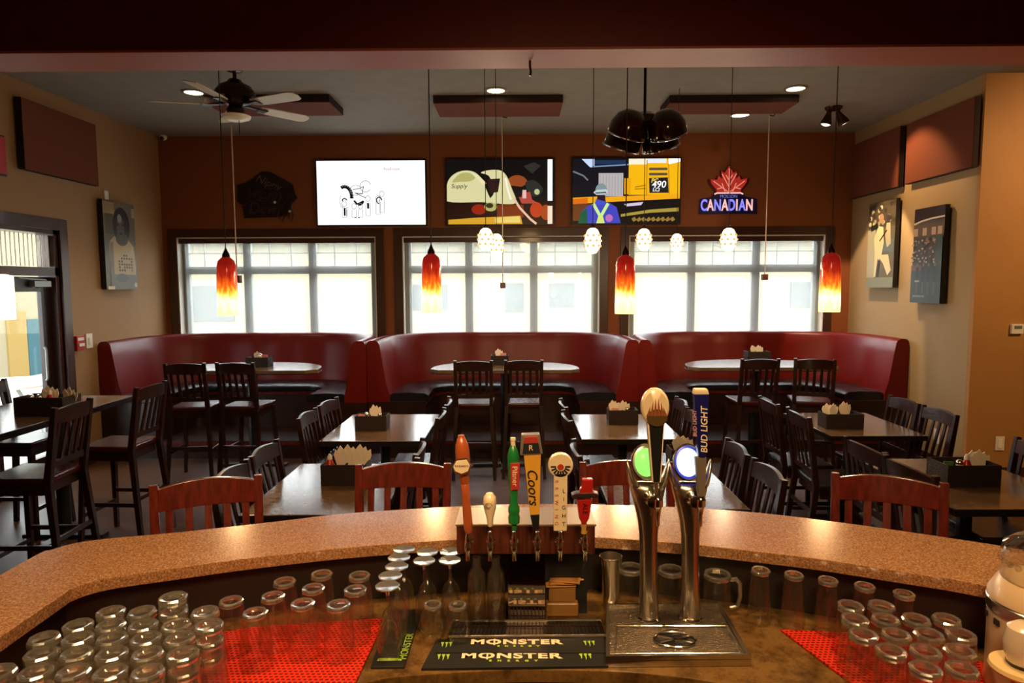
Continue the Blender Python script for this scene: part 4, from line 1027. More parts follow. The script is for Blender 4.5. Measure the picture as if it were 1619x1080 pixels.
# ------------------------------------------------------------------ glasses (all stand upside down, mouth at z = 0)
def glass_mesh(name, prof, m, n=28, flute=None, base=None, bname='base'):
    o = MB().lathe(prof, n, 0, flute).build(name, m, angle=(20 if flute else 38))
    if base: MB().lathe(base, 18, 0, (0, len(base), .02)).build(bname, M['basering'], o, angle=12)
    return o
def ring(r, z, h=.012, w=.006): return [(r-w, z), (r, z), (r+.0012, z+h*.35), (r+.0006, z+h*.75), (r-.002, z+h), (r-w-.002, z+h*.9), (r-w-.001, z+h*.4), (r-w, z)]
def tumbler_prof(): return [(.0375, 0), (.0365, .004), (.0345, .035), (.0320, .080), (.0312, .088), (.0312, .096), (.022, .098), (.018, .095), (0, .094)]
ORD = ['first', 'second', 'third', 'fourth', 'fifth', 'sixth', 'seventh', 'eighth', 'ninth', 'tenth']
tum = None; nstack = 0
STEP = .033
for ri, (y, xs_, nn) in enumerate(((1.293, -.764, 5), (1.361, -.772-.0, 5), (1.424, -.757, 5), (1.482, -.752, 5), (1.545, -.735, 5))):
    off = [0, .0385, .0, .0385, 0][ri]
    for i in range(nn):
        x = (-.764 - off*1.0 if ri % 2 == 0 else -.764+.0385) - i*.077
        if ri == 4 and i >= 4: continue
        if x < -1.105: continue
        for k in range(3):
            z = MZ + k*STEP + .0035*k
            lv = ('top', 'middle', 'bottom')[2-k]
            lab = 'clear tumbler, %s of stack, %s from right in the %s row from front' % (lv, ORD[i], ORD[ri])
            if tum is None:
                tum = glass_mesh('tumbler', tumbler_prof(), M['tumbler'], 36, (1, 3, .012), ring(.0318, .087, .016, .007)); tag(tum, lab, 'glass', 'nested tumblers stacked at left'); tum.location = (x, y, z)
            else: dup(tum, (x, y, z), i*.4+ri, lab)
q = at_z(280, 951, 1.09)
# extra tumblers standing higher on the back row
for k, (x, y, n0, n1, lab) in enumerate(((-.764-.077+.0, 1.545, 3, 4, 'clear fluted tumbler raised above all others on the stacks at left'),)):
    for j in range(n0, n1): dup(tum, (x, y, MZ+j*(STEP+.0035)), .3, lab)
# pint glasses on the left mat
PINT = [(.0400, 0), (.0405, .003), (.0385, .05), (.0345, .105), (.0298, .138), (.026, .140), (0, .139)]
pint = None
PP = [(-.668,1.606,'nearest of the upturned pints, just right of the tumbler stacks'), (-.468,1.648,'nearest upturned pint beside the row of stemmed glasses'), (-.563,1.655,'middle upturned pint of the nearest row on the left red mat'),
      (-.655,1.694,'upturned pint directly behind the one nearest the tumbler stacks'), (-.755,1.668,'upturned pint at the left end of the pints, behind the tallest tumbler'), (-.562,1.742,'middle upturned pint of the second row on the left red mat'),
      (-.445,1.733,'upturned pint in the second row beside the stemmed glasses'), (-.655,1.782,'left upturned pint of the back row, in shade under the bar'), (-.565,1.829,'middle upturned pint of the back row, in shade under the bar'), (-.455,1.82,'right upturned pint of the back row, in shade under the bar')]
for x, y, lab in PP:
    if pint is None: pint = glass_mesh('pint_glass', PINT, M['glass'], 32, None, ring(.0300, .131, .012, .006)); tag(pint, 'clear ' + lab, 'glass', 'upturned pint glasses on the left mat'); pint.location = (x, y, MZ)
    else: dup(pint, (x, y, MZ), 0, 'clear ' + lab)
# stemmed glasses
STEM = [(.0255, 0), (.0265, .003), (.0285, .04), (.027, .075), (.020, .098), (.008, .112), (.004, .122), (.0035, .165), (.0050, .178)]
FOOT = [(.0045, .172), (.006, .183), (.018, .190), (.0305, .1942), (.0315, .1962), (.030, .198), (.012, .1955), (0, .194)]
stem = None
for x, y, lab in ((-.338,1.638,'nearest stemmed glass of the file on the black strip mat'), (-.342,1.697,'second stemmed glass from the front on the black strip mat'), (-.336,1.756,'third stemmed glass from the front on the black strip mat'),
                  (-.340,1.815,'fourth stemmed glass from the front on the black strip mat'), (-.336,1.873,'rearmost stemmed glass of the file on the black strip mat'),
                  (-.268,1.808,'front stemmed glass of the middle pair left of the tap box'), (-.268,1.868,'rear stemmed glass of the middle pair left of the tap box'),
                  (-.196,1.812,'front stemmed glass of the pair nearest the tap box'), (-.200,1.872,'rear stemmed glass of the pair nearest the tap box')):
    z = CZT+.006 if x < -.3 else CZT
    if stem is None: stem = glass_mesh('stemmed_glass', STEM, M['glass'], 28, None, FOOT, 'foot'); tag(stem, 'upturned ' + lab, 'glass', 'upturned stemmed glasses'); stem.location = (x, y, z)
    else: dup(stem, (x, y, z), 0, 'upturned ' + lab)
SN = [(.026, 0), (.0275, .003), (.036, .035), (.036, .055), (.030, .082), (.0240, .098), (0, .099)]
p = at_z(684, 958, CZT)
s1 = glass_mesh('stemless_glass', SN, M['glass'], 28, None, ring(.0250, .094, .010, .006)); s1.location = (-.236, 1.742, CZT); tag(s1, 'small bulbous upturned glass standing in front of the stemmed pairs', 'glass', 'bulbous upturned glasses')
dup(s1, (-.168, 1.738, CZT), 0, 'second small bulbous upturned glass, closer to the taps')
# two tall clear carafes under the taps
CAR = [(.0, 0), (.026, 0), (.027, .004), (.0265, .135), (.024, .150), (.014, .165), (.012, .19), (.013, .196), (.0105, .196), (.0095, .165), (.021, .149), (.0238, .134), (.0245, .012), (0, .010)]
c1 = glass_mesh('carafe', CAR, M['glass']); c1.location = (-.122, 1.835, CZT); tag(c1, 'tall clear glass carafe under the taps, the left of two', 'carafe', 'clear carafes under the taps')
dup(c1, (-.067, 1.835, CZT), 0, 'tall clear glass carafe under the taps, beside the polished column')
# mugs
MUG = [(.0385, 0), (.0395, .004), (.0400, .05), (.0385, .115), (.0375, .122), (0, .121)]
def mug(x, y, rz, lab):
    t = thing('beer_mug', lab, 'mug', (x, y, CZT), rz, 'glass mugs under the bar')
    MB().lathe(MUG, 28).build('body', M['glass'], t); MB().lathe(ring(.0385, .112, .014, .008), 18, 0, (0, 8, .02)).build('base', M['basering'], t, angle=12)
    MB().tube([(.036, 0, .105), (.055, 0, .108), (.066, 0, .095), (.068, 0, .055), (.060, 0, .025), (.037, 0, .020)], .0065, 10).build('handle', M['basering'], t)
mug(.335, 1.93, .2, 'glass beer mug behind the left beer tower'); mug(.452, 1.915, .1, 'glass beer mug standing between the two beer towers'); mug(.580, 1.885, 0, 'glass beer mug with its handle to the right, beside the right beer tower')
TALL = [(.032, 0), (.033, .003), (.030, .08), (.0255, .145), (.023, .147), (0, .146)]
tg = None
for x, y, lab in ((.690, 1.842, 'first tall dark glass right of the mugs, in shade under the bar'), (.772, 1.812, 'second tall dark glass right of the mugs, in shade'), (.852, 1.778, 'third tall dark glass right of the mugs, in shade'),
                  (.934, 1.742, 'fourth tall glass right of the mugs, above the clear tumblers'), (1.014, 1.697, 'last tall glass right of the mugs, at the shaded corner')):
    if tg is None: tg = glass_mesh('tall_glass', TALL, M['glass'], 28, None, ring(.0258, .138, .012, .005)); tag(tg, lab, 'glass', 'tall glasses under the bar at right'); tg.location = (x, y, MZ)
    else: dup(tg, (x, y, MZ), 0, lab)
# tumblers on the right mat
RT = [(.0365, 0), (.0372, .003), (.0350, .05), (.0325, .118), (.031, .124), (.020, .124), (0, .122)]
rt = None
rows = [(1.672, [.862, .942], 'back'), (1.602, [.838, .914, .990, 1.066], 'second'), (1.530, [.822, .900, .978, 1.054], 'middle'), (1.458, [.848, .926, 1.004], 'fourth'), (1.388, [.884, .962], 'front')]
for y, xx, rn in rows:
    for i, x in enumerate(xx):
        lab = 'clear pint tumbler on the right mat, %s from the left in the %s row' % (ORD[i], rn)
        if rt is None: rt = glass_mesh('clear_tumbler', RT, M['glass'], 30, (1, 3, .008), ring(.0322, .114, .016, .0075)); tag(rt, lab, 'glass', 'upturned clear tumblers on the right mat'); rt.location = (x, y, MZ)
        else: dup(rt, (x, y, MZ), i*.5, lab)

# ------------------------------------------------------------------ bar mats and trays with marks
def cw(px, py, z=CZT): return at_z(px, py, z)
FLAT = lambda p: frame(p, (1, 0, 0), (0, 1, 0))
LIME, CREAM = mat('lime_print', (.34, .55, .04), .5), mat('cream_print', (.85, .70, .48), .5)
ms = thing('bar_mat', 'black rubber bar mat with two lines of cream MONSTER lettering and green claw marks', 'mat', (0, 0, CZT))
a, b, c, d = cw(690, 1015), cw(956, 1012), cw(962, 1057), cw(666, 1061)
MB().prism([(a.x, a.y), (b.x, b.y), (c.x, c.y), (d.x, d.y)], 0, .008).build('mat_base', M['rubber'], ms, bevel=.002)
ym = (a.y+d.y)/2
MB().box(a.x+.005, b.x-.005, ym-.002, ym+.002, .008, .0105).build('rib', M['rubber'], ms)
def claw(px, py, s):
    q = cw(px, py); mb = MB()
    for i in range(3):
        x = q.x+(i-1)*.011*s; L = (.020, .024, .019)[i]*s*1.15
        mb.prism([(x-.005*s, q.y+.012*s), (x+.004*s, q.y+.013*s), (x+.0015*s, q.y-.002*s), (x+.0025*s, q.y-.004*s), (x-.0005*s, q.y+.012*s-L), (x-.001*s, q.y-.001*s)], .008, .0088)
    mb.build('claw_mark', LIME, ms)
for px, py, s in ((706, 1024, 1), (932, 1022, 1), (701, 1044, 1.05), (926, 1043, 1.05)): claw(px, py, s)
for px, py, w_, s in ((816, 1020, .249, .026), (808, 1042, .262, .029)):
    q = cw(px, py); q.z = .0086
    o = text('lettering', 'MONSTER', s*1.2, FLAT(q), CREAM, ms, .0003, .0012, 0, 1.0, 1.12)
    bb = [v.co.x for v in o.data.vertices]; k = w_/(max(bb)-min(bb))
    for v in o.data.vertices: v.co.x = q.x+(v.co.x-q.x)*k
    ox = q.x - w_*.235
    BX(ox-.0022, ox+.0022, q.y-s*.58, q.y+s*.58, .0083, .0092).build('letter_stroke', CREAM, ms)
    q2 = Vector((q.x+.006, q.y-s*.78, .0086)); text('lettering', 'ENERGY', s*.34, FLAT(q2), LIME, ms, .0003, .0006, 0, 1.3, 3.4)
sm = thing('strip_mat', 'narrow black bar mat with green print, under the file of stemmed glasses', 'mat', (0, 0, CZT))
MB().prism([(-.378, 1.602), (-.292, 1.604), (-.290, 1.905), (-.384, 1.90)], 0, .006).build('mat_base', M['rubber'], sm, bevel=.002)
text('lettering', 'MONSTER', .028, frame(Vector((-.302, 1.70, .0063)), (0, 1, 0), (-1, 0, 0)), LIME, sm, .0003)
MB().prism([(-.366, 1.630), (-.304, 1.631), (-.304, 1.642), (-.366, 1.641)], .006, .0066).build('print_bar', LIME, sm)
dt = thing('drip_tray', 'shallow slotted drip tray with a pale rim behind the black lettered mat', 'tray', (0, 0, CZT))
a, b, c, d = cw(717, 987), cw(949, 985), cw(957, 1010), cw(708, 1012)
P4 = [(a.x, a.y), (b.x, b.y), (c.x, c.y), (d.x, d.y)]
MB().prism(P4, 0, .004).build('tray_base', M['black'], dt)
MB().tube([(x, y, .009) for x, y in P4], .0045, 8, closed=True).build('rim', M['steel'], dt)
gr = MB(); W_ = b.x-a.x
for i in range(40):
    t = (i+.5)/40; gr.bar((a.x+(b.x-a.x)*t, a.y-.004, .008), (d.x+(c.x-d.x)*t, d.y+.004, .008), .0025, .003)
gr.bar(((a.x+d.x)/2, (a.y+d.y)/2+.012, .0085), ((b.x+c.x)/2, (b.y+c.y)/2+.012, .0085), .003, .003, side=(0, 1, 0))
gr.build('grate', M['bronze'], dt)

# ------------------------------------------------------------------ walnut tap box with six beer taps
YB0 = 1.80
bl_, tr_ = at_y(722, 876, YB0), at_y(941, 832, YB0)
bx = thing('tap_box', 'walnut tap box on a polished steel column, carrying six beer taps', 'beer tap box', ((bl_.x+tr_.x)/2, YB0+.07, CZT))
ox, oy = (bl_.x+tr_.x)/2, YB0+.07
BX(bl_.x-ox, tr_.x-ox, -.07, .07, bl_.z-CZT, tr_.z-CZT).build('box', M['tapwood'], bx, bevel=.003)
BX(bl_.x-ox-.003, tr_.x-ox+.003, -.073, .073, tr_.z-CZT, tr_.z-CZT+.006).build('lid', M['lidsteel'], bx, bevel=.002)
pc0, pc1 = at_y(803, 900, YB0+.03), at_y(862, 900, YB0+.03)
BX(pc0.x-ox, pc1.x-ox, -.04, .05, 0, bl_.z-CZT).build('column', M['mirror'], bx, bevel=.002)
BX(pc0.x-ox-.008, pc1.x-ox+.008, -.048, .058, 0, .006).build('foot_plate', M['steel'], bx)
BX(pc1.x-ox+.001, tr_.x-ox-.012, .02, .05, 0, bl_.z-CZT).build('recess_shade_panel', M['black'], bx)  # added black sheet standing in for the shaded recess under the box
YH = YB0-.055
ZB = tr_.z
def tap(px, name, label):
    p = at_y(px, 855, YB0)
    t = thing('beer_tap', label, 'beer tap', (p.x, YB0, p.z), 0, 'beer taps on the walnut box')
    f = MB()
    f.T = Matrix.Rotation(PI/2, 4, 'X'); f.lathe([(0, .0), (.013, 0), (.013, .006), (.008, .010), (.008, .050), (0, .052)], 16); f.T = Matrix.Identity(4)
    f.T = Matrix.Translation((0, -.052, 0))
    f.lathe([(0, -.036), (.0058, -.035), (.0066, -.012), (.0095, -.008), (.0105, .002), (.0085, .012), (.0060, .018), (.0075, .024), (.0075, .030), (.0055, .036), (.0055, .045), (0, .046)], 16)
    f.T = Matrix.Identity(4)
    f.build('faucet', M['chrome'], t)
    return t, p
def hp(p, px, py):   # photo pixel to a point local to a tap, on the plane of the handles
    w = at_y(px, py, YH); return Vector((w.x-p.x, YH-YB0, w.z-p.z))
def axis_frame(base, top):
    z = (top-base).normalized(); x = Vector((1, 0, 0)); x = (x-z*x.dot(z)).normalized(); y = z.cross(x)
    Mx = Matrix.Identity(4)
    for i in range(3): Mx[i][0], Mx[i][1], Mx[i][2], Mx[i][3] = x[i], y[i], z[i], base[i]
    return Mx, (top-base).length
def sil(p, pts, th, m, name, par, bevel=.002, dy=0):
    q = [hp(p, *a) for a in pts]; mb = MB()
    mb.T = Matrix(((1, 0, 0, 0), (0, 0, 1, q[0].y+dy), (0, 1, 0, 0), (0, 0, 0, 1)))
    mb.prism([(v.x, v.z) for v in q], -th/2, th/2); return mb.build(name, m, par, bevel=bevel)
def face_text(p, body, px, py, size_px, m, par, yoff, rot=0, **k):
    q = hp(p, px, py); q.y += yoff
    return text('lettering', body, size_px*YH/F*1.35, WALLF(q) @ Matrix.Rotation(rot, 4, 'Z'), m, par, .0004, **k)
INK, REDINK, GOLD = mat('black_print', (.01, .01, .012), .5), mat('red_print', (.40, .03, .02), .5), mat('gold_paint', (.62, .36, .08), .35, .3)
COPPER = mat('copper_lacquer', (.38, .085, .025), .25, coat=.4)
t, p = tap(742, 'c', 'tall copper coloured beer tap with a cream badge, leftmost on the box')
Mx, L = axis_frame(hp(p, 741, 842), hp(p, 729, 688))
h = MB(); h.T = Mx
h.lathe([(0, 0), (.009, 0), (.0125, .01), (.0125, .03), (.011, .10*L/.26), (.0115, .50*L), (.0105, .505*L), (.0125, .52*L), (.0145, .66*L), (.0185, .72*L), (.0195, .80*L), (.0175, .90*L), (.011, .965*L), (.0095, .975*L), (.0085, L), (0, L)], 24)
h.build('handle', COPPER, t)
sil(p, [(716, 735), (722, 722), (740, 720), (746, 732), (743, 744), (731, 749), (720, 744)], .004, mat('brown_badge_rim', (.10, .03, .015), .4), 'badge_rim', t, .001, -.0225)
sil(p, [(718, 734), (723, 725), (739, 723), (744, 732), (741, 741), (731, 745), (721, 741)], .004, CREAM, 'badge', t, .001, -.0240)
face_text(p, "RICKARD'S", 731, 733, 3.3, INK, t, -.027)
t, p = tap(776, 'w', 'short white pear shaped beer tap with a round grey emblem')
Mx, L = axis_frame(hp(p, 775, 832), hp(p, 774, 779)); IV = mat('ivory_enamel', (.78, .64, .42), .25, coat=.5)
h = MB(); h.T = Mx; h.lathe([(0, 0), (.006, 0), (.0075, .004), (.009, .22*L), (.0165, .55*L), (.0185, .72*L), (.0165, .88*L), (.009, .985*L), (0, L)], 24); h.build('handle', IV, t)
q = hp(p, 773, 797); q.y -= .0185
for r_, aa, mm in ((.0095, 0, 'ring'), (.0055, 1, 'swirl')):
    e = MB(); n_ = 20
    e.tube([(q.x+r_*math.cos(PI*1.6*i/n_+aa), q.y+.0012, q.z+r_*.85*math.sin(PI*1.6*i/n_+aa)) for i in range(n_+1)], .0011, 6); e.build('emblem', mat('grey_emblem', (.20, .16, .14), .4), t)
t, p = tap(813, 'g', 'green bottle shaped beer tap with a red label strip and pale cap')
GRN = mat('green_lacquer', (.012, .17, .035), .2, coat=.5)
Mx, L = axis_frame(hp(p, 813, 838), hp(p, 811, 692))
h = MB(); h.T = Mx; h.lathe([(0, 0), (.007, 0), (.007, .07*L), (.015, .08*L), (.0165, .14*L), (.014, .18*L), (.0165, .21*L), (.015, .25*L), (.0105, .29*L), (.0115, .45*L), (.0145, .62*L), (.0165, .80*L), (.012, .87*L), (.006, .92*L)], 24); h.build('handle', GRN, t)
h = MB(); h.T = Mx; h.lathe([(.006, .915*L), (.0062, .97*L), (.0075, .972*L), (.0072, L), (0, L)], 16); h.build('cap', CREAM, t)
sil(p, [(807, 730), (822, 729), (821, 771), (808, 772)], .003, REDINK, 'label_strip', t, .001, -.0165)
face_text(p, 'Pilsner', 814, 750, 9, CREAM, t, -.0186, -PI/2+.02)
t, p = tap(849, 'y', 'yellow tapered beer tap with a red and black trapezoid head')
YEL = mat('yellow_enamel', (.72, .38, .045), .28, coat=.4)
sil(p, [(827, 712), (855, 711), (853, 812), (838, 813)], .022, YEL, 'handle', t, .004)
sil(p, [(838, 813), (853, 812), (852, 836), (843, 836)], .020, M['black'], 'handle_foot', t, .003)
sil(p, [(824, 686), (853, 685), (858, 716), (822, 718)], .030, mat('silver_head', (.40, .33, .30), .3, .6), 'head', t, .003)
sil(p, [(829, 689), (849, 688), (851, 698), (828, 699)], .004, REDINK, 'head_band', t, .001, -.0155)
sil(p, [(828, 699), (851, 698), (854, 714), (826, 715)], .004, INK, 'head_plate', t, .001, -.0155)
face_text(p, 'R', 839, 706, 9, CREAM, t, -.0185)
face_text(p, 'Coors', 842, 768, 17, INK, t, -.0118, -PI/2+.06, shear=.25, off=.0004)
t, p = tap(884, 'b', 'white paddle shaped beer tap with a round crest on top')
sil(p, [(875, 746), (897, 746), (896, 838), (875, 838)], .018, IV, 'handle', t, .003)
q = hp(p, 886, 735); dk = MB(); dk.T = Matrix.Translation(q) @ Matrix.Rotation(PI/2, 4, 'X'); dk.lathe([(0, -.009), (.031, -.009), (.0335, -.006), (.0335, .006), (.031, .009), (0, .009)], 32); dk.build('crest_disc', IV, t)
for i in range(9):
    a = math.radians(180+22.5*i); cs, sn = math.cos(a), math.sin(a); e = MB()
    e.bar((q.x+.012*cs, q.y-.0095, q.z-.003+.012*sn), (q.x+.026*cs, q.y-.0095, q.z-.003+.026*sn), .0015, .0045, side=(0, 1, 0)); e.build('crest_ray', INK, t)
e = MB(); e.T = Matrix.Translation((q.x, q.y-.0090, q.z-.004)) @ Matrix.Rotation(PI/2, 4, 'X'); e.lathe([(0, 0), (.0085, 0), (.0085, .0015), (0, .0015)], 20); e.build('crest_centre', REDINK, t)
for i, ch in enumerate('BREWING'): face_text(p, ch, 879.5, 760+i*11, 6, REDINK, t, -.0097, -PI/2)
for i, ch in enumerate('LIGHT'): face_text(p, ch, 891, 775+i*13, 7, INK, t, -.0097)
t, p = tap(922, 'r', 'short red beer tap with dark brim ends, rightmost on the box')
RL = mat('red_lacquer', (.38, .015, .012), .25, coat=.4)
sil(p, [(911, 788), (936, 787), (931, 818), (926, 827), (920, 827), (915, 818)], .026, RL, 'handle', t, .005)
sil(p, [(920, 757), (937, 757), (937, 780), (916, 780), (916, 772), (920, 769)], .022, RL, 'upper_block', t, .003)
sil(p, [(903, 781), (910, 778), (938, 777), (946, 779), (944, 785), (906, 787)], .030, mat('dark_brim', (.03, .012, .010), .35), 'brim', t, .003)
h = MB(); Mx, L = axis_frame(hp(p, 923, 843), hp(p, 923, 826)); h.T = Mx; h.lathe([(0, 0), (.008, 0), (.006, .4*L), (.009, .8*L), (.007, L), (0, L)], 16); h.build('ferrule', GOLD, t)
face_text(p, 'ALE', 924, 802, 8, M['bronze'], t, -.0138, -PI/2)

# coaster holder beside the column, coasters on top
p = at_z(889, 976, CZT)
M['amber'] = mat('amber_plastic', (.26, .13, .035), .25)
nh = thing('coaster_holder', 'amber square holder beside the polished column, heaped with coasters', 'holder', (p.x, p.y+.045, CZT))
BX(-.048, .048, -.045, .045, 0, .042).build('holder_base', M['amber'], nh, bevel=.007, segs=3); BX(-.040, .040, -.038, .038, .0425, .090).build('holder_upper', M['amber'], nh, bevel=.004)
random.seed(11)
co = None
CK = mat('orange_coaster', (.60, .28, .08), .7)
for k in range(6):
    loc = (p.x+.004*k-.006, p.y+.045+random.uniform(-.008, .008), CZT+.0905+.0032*k); rz = random.uniform(-.5, .5)
    lab = 'orange card coaster on the amber holder, %s' % ('top one' if k == 5 else 'bottom one' if k == 0 else ORD[k] + ' from the bottom')
    if co is None: co = BX(-.044, .044, -.044, .044, 0, .003).build('coaster', CK, bevel=.001); co.location = loc; co.rotation_euler.z = rz; tag(co, lab, 'coaster', 'coasters on the amber holder')
    else: dup(co, loc, rz, lab)
# tapered steel cup
p = at_z(959, 951, CZT)
sc1 = thing('steel_cup', 'tall tapered polished cup between the tap box and the left beer tower', 'cup', (p.x+.005, 1.915, CZT))
MB().lathe([(0, 0), (.020, 0), (.021, .004), (.0325, .155), (.0335, .165), (.032, .166), (.031, .160), (.019, .008), (0, .006)], 28).build('cup_body', M['steel'], sc1)
MB().tube([(.033*math.cos(2*PI*i/24), .033*math.sin(2*PI*i/24), .164) for i in range(24)], .0022, 6, closed=True).build('rim', M['chrome'], sc1)

# ------------------------------------------------------------------ two chrome beer towers on a steel drip base
a, b, c, d = (at_z(x, y, .91) for x, y in ((958, 954), (1138, 953), (1188, 1036), (958, 1038)))
base = thing('tower_tray', 'square steel drip base with a round glass rinser, under the two beer towers', 'tray', (0, 0, CZT))
Q4 = [(a.x, a.y), (b.x, b.y), (c.x, c.y), (d.x, d.y)]
ctr = (sum(v[0] for v in Q4)/4, sum(v[1] for v in Q4)/4)
def shrink(k): return [lerp2(v, ctr, k) for v in Q4]
MB().prism(Q4, 0, .020).build('pan', M['steel'], base, bevel=.003)
rim = MB(); S1 = shrink(.055)
for i in range(4):
    j = (i+1) % 4; rim.prism([Q4[i], Q4[j], S1[j], S1[i]], .020, .030)
rim.build('rim', M['steel'], base)
MB().prism(shrink(.06), .020, .0225).build('grate', mat('perforated_dark_steel', (.32, .26, .20), .18, .9, bump=(220, .5)), base)
fr_ = [at_z(x, y, .906) for x, y in ((976, 990), (1147, 990), (1170, 1033), (972, 1034))]
MB().tube([(v.x, v.y, .026) for v in fr_], .0022, 6, closed=True).build('inner_frame', M['chrome'], base)
rc = at_z(1067, 1012, .905)
rn = MB(); rn.tube([(rc.x+.055*math.cos(2*PI*i/32), rc.y+.033*math.sin(2*PI*i/32)*1.15, .0265) for i in range(32)], .0028, 6, closed=True)
for aa in (.62, PI-.62): rn.bar((rc.x-.052*math.cos(aa), rc.y-.030*math.sin(aa), .026), (rc.x+.052*math.cos(aa), rc.y+.030*math.sin(aa), .026), .006, .004)
rn.build('rinser', M['chrome'], base)
MB().prism([(rc.x+.053*math.cos(2*PI*i/32), rc.y+.036*math.sin(2*PI*i/32)) for i in range(32)], .0226, .0235).build('rinser_well', M['black'], base)
YT = 1.86
def tower(shift, label, lens_mat, glow, dy=0):
    s = shift
    b0 = at_z(1025+s, 978, CZT+.023); YT = b0.y
    t = thing('beer_tower', label, 'beer tower', (b0.x, YT, CZT+.0230), 0, 'chrome beer towers')
    def L_(px, py, y=0):
        w = at_y(px+s, py, YT+y); return Vector((w.x-b0.x, y, w.z-CZT-.0230))
    n = 24
    def loft(rows, name, m):
        mb = MB(); vs, fs = [], []
        for xl, xr, z, dp, yo in rows:
            for i in range(n):
                a_ = 2*PI*i/n; vs.append(((xl+xr)/2+(xr-xl)/2*math.cos(a_), yo+dp*math.sin(a_), z))
        for k in range(len(rows)-1):
            for i in range(n): fs.append((k*n+i, k*n+(i+1) % n, (k+1)*n+(i+1) % n, (k+1)*n+i))
        fs += [tuple(reversed(range(n))), tuple((len(rows)-1)*n+i for i in range(n))]
        mb.add(vs, fs); return mb.build(name, m, t, angle=60)
    rows = []
    for py, xl, xr, dp in ((978, 1008, 1043, .030), (960, 1010, 1041, .027), (930, 1011, 1039.5, .026), (900, 1011.5, 1039, .026), (870, 1011.5, 1039, .026), (845, 1010.5, 1040, .027), (820, 1007.5, 1043, .028), (800, 1003, 1046, .029), (785, 999, 1049, .030), (772, 996, 1052, .028), (765, 994.5, 1053.5, .022), (762, 994, 1054, .012)):
        A_, B_ = L_(xl, py), L_(xr, py); rows.append((A_.x, B_.x, (A_.z if py < 978 else 0), dp, 0))
    loft(rows, 'column', M['steel'])
    for side in (0, 1):
        R_ = []
        for py, o_, i_, dp in ((766, 994.5, 1012, .026), (758, 992.5, 1005, .024), (748, 990.5, 1000.5, .020), (738, 989.5, 996.5, .014), (730, 989.5, 993, .008), (726, 990, 991, .003)):
            if side: o_, i_ = 2048-o_, 2048-i_
            A_, B_ = L_(min(o_, i_), py), L_(max(o_, i_), py); R_.append((A_.x, B_.x, A_.z, dp, 0))
        loft(R_, 'horn', M['steel'])
    MB().lathe([(.034, 0), (.034, .006), (.030, .010), (.026, .010)], 24).build('foot_ring', M['chrome'], t)
    # medallion
    q = L_(1021, 731, -.012); tilt = Matrix.Translation(q) @ Matrix.Rotation(PI/2-.25, 4, 'X') @ Matrix.Diagonal((.86, 1.06, 1, 1))
    md = MB(); md.T = tilt; md.lathe([(0, -.014), (.044, -.012), (.047, -.004), (.045, .004), (.040, .006), (0, .002)], 32); mo = md.build('medallion', glow, t)
    rg = MB(); rg.T = tilt; rg.tube([(.0455*math.cos(2*PI*i/32), .0455*math.sin(2*PI*i/32), .003) for i in range(32)], .0035, 8, closed=True); rg.build('bezel', M['chrome'], t)
    ln = MB(); ln.T = tilt; ln.lathe([(.038, .005), (.030, .010), (.015, .013), (0, .014)], 28); ln.build('lens', lens_mat, t)
    # faucet
    f0 = L_(1028, 786, -.03); f = MB(); f.T = Matrix.Translation(f0)
    f.T = Matrix.Translation(f0) @ Matrix.Rotation(PI/2, 4, 'X'); f.lathe([(0, -.004), (.019, 0), (.020, .008), (.012, .013), (.011, .030), (.015, .034), (.016, .046), (0, .048)], 18)
    f.T = Matrix.Translation(f0+Vector((.013, -.038, 0))); f.lathe([(0, .040), (.008, .038), (.009, .012), (.014, .006), (.014, -.012), (.009, -.018), (.008, -.030), (.006, -.036), (.006, -.066), (.0045, -.068), (0, -.066)], 16)
    f.build('faucet', M['chrome'], t)
    return t, L_, YT
t, L_, Y_ = tower(0, 'left beer tower with a green lit lens and a black paddle handle', emis('green_lens', (.35, 1.0, .16), 1.1), mat('grey_medallion', (.5, .5, .45), .3, .7))
HY = -.085
def tsil(L_, pts, th, m, name, par, bevel=.002, dy=0):
    q = [L_(a_, b_, HY) for a_, b_ in pts]; mb = MB()
    mb.T = Matrix(((1, 0, 0, 0), (0, 0, 1, HY+dy), (0, 1, 0, 0), (0, 0, 0, 1)))
    mb.prism([(v.x, v.z) for v in q], -th/2, th/2); return mb.build(name, m, par, bevel=bevel)
tsil(L_, [(1022, 668), (1050, 668), (1044, 762), (1030, 762)], .018, CREAM, 'handle', t, .003)
tsil(L_, [(1025, 668), (1048, 668), (1042, 761), (1032, 761)], .004, M['black'], 'handle_inset', t, .001, -.008)
MB().bar(L_(1037, 788, HY+.02), L_(1037, 760, HY), .010, .010).build('handle_stem', M['chrome'], t)
hb = MB(); q = L_(1035, 643, HY); hb.T = Matrix.Translation(q) @ Matrix.Rotation(PI/2, 4, 'X') @ Matrix.Diagonal((.80, 1.08, 1, 1))
hb.lathe([(0, -.014), (.040, -.013), (.046, -.008), (.047, .0), (.046, .008), (.040, .013), (0, .014)], 36)
ho = hb.build('handle_head', IV, t)
e = MB(); q = L_(1037, 659, HY); e.T = Matrix.Translation((q.x, HY-.0135, q.z)) @ Matrix.Rotation(PI/2, 4, 'X') @ Matrix.Diagonal((1, .85, 1, 1)); e.lathe([(0, 0), (.026, 0), (.027, .002), (0, .003)], 28, 0)
e.build('bowl_emblem', mat('bronze_emblem', (.20, .13, .05), .3, .6), ho)
fl = MB()
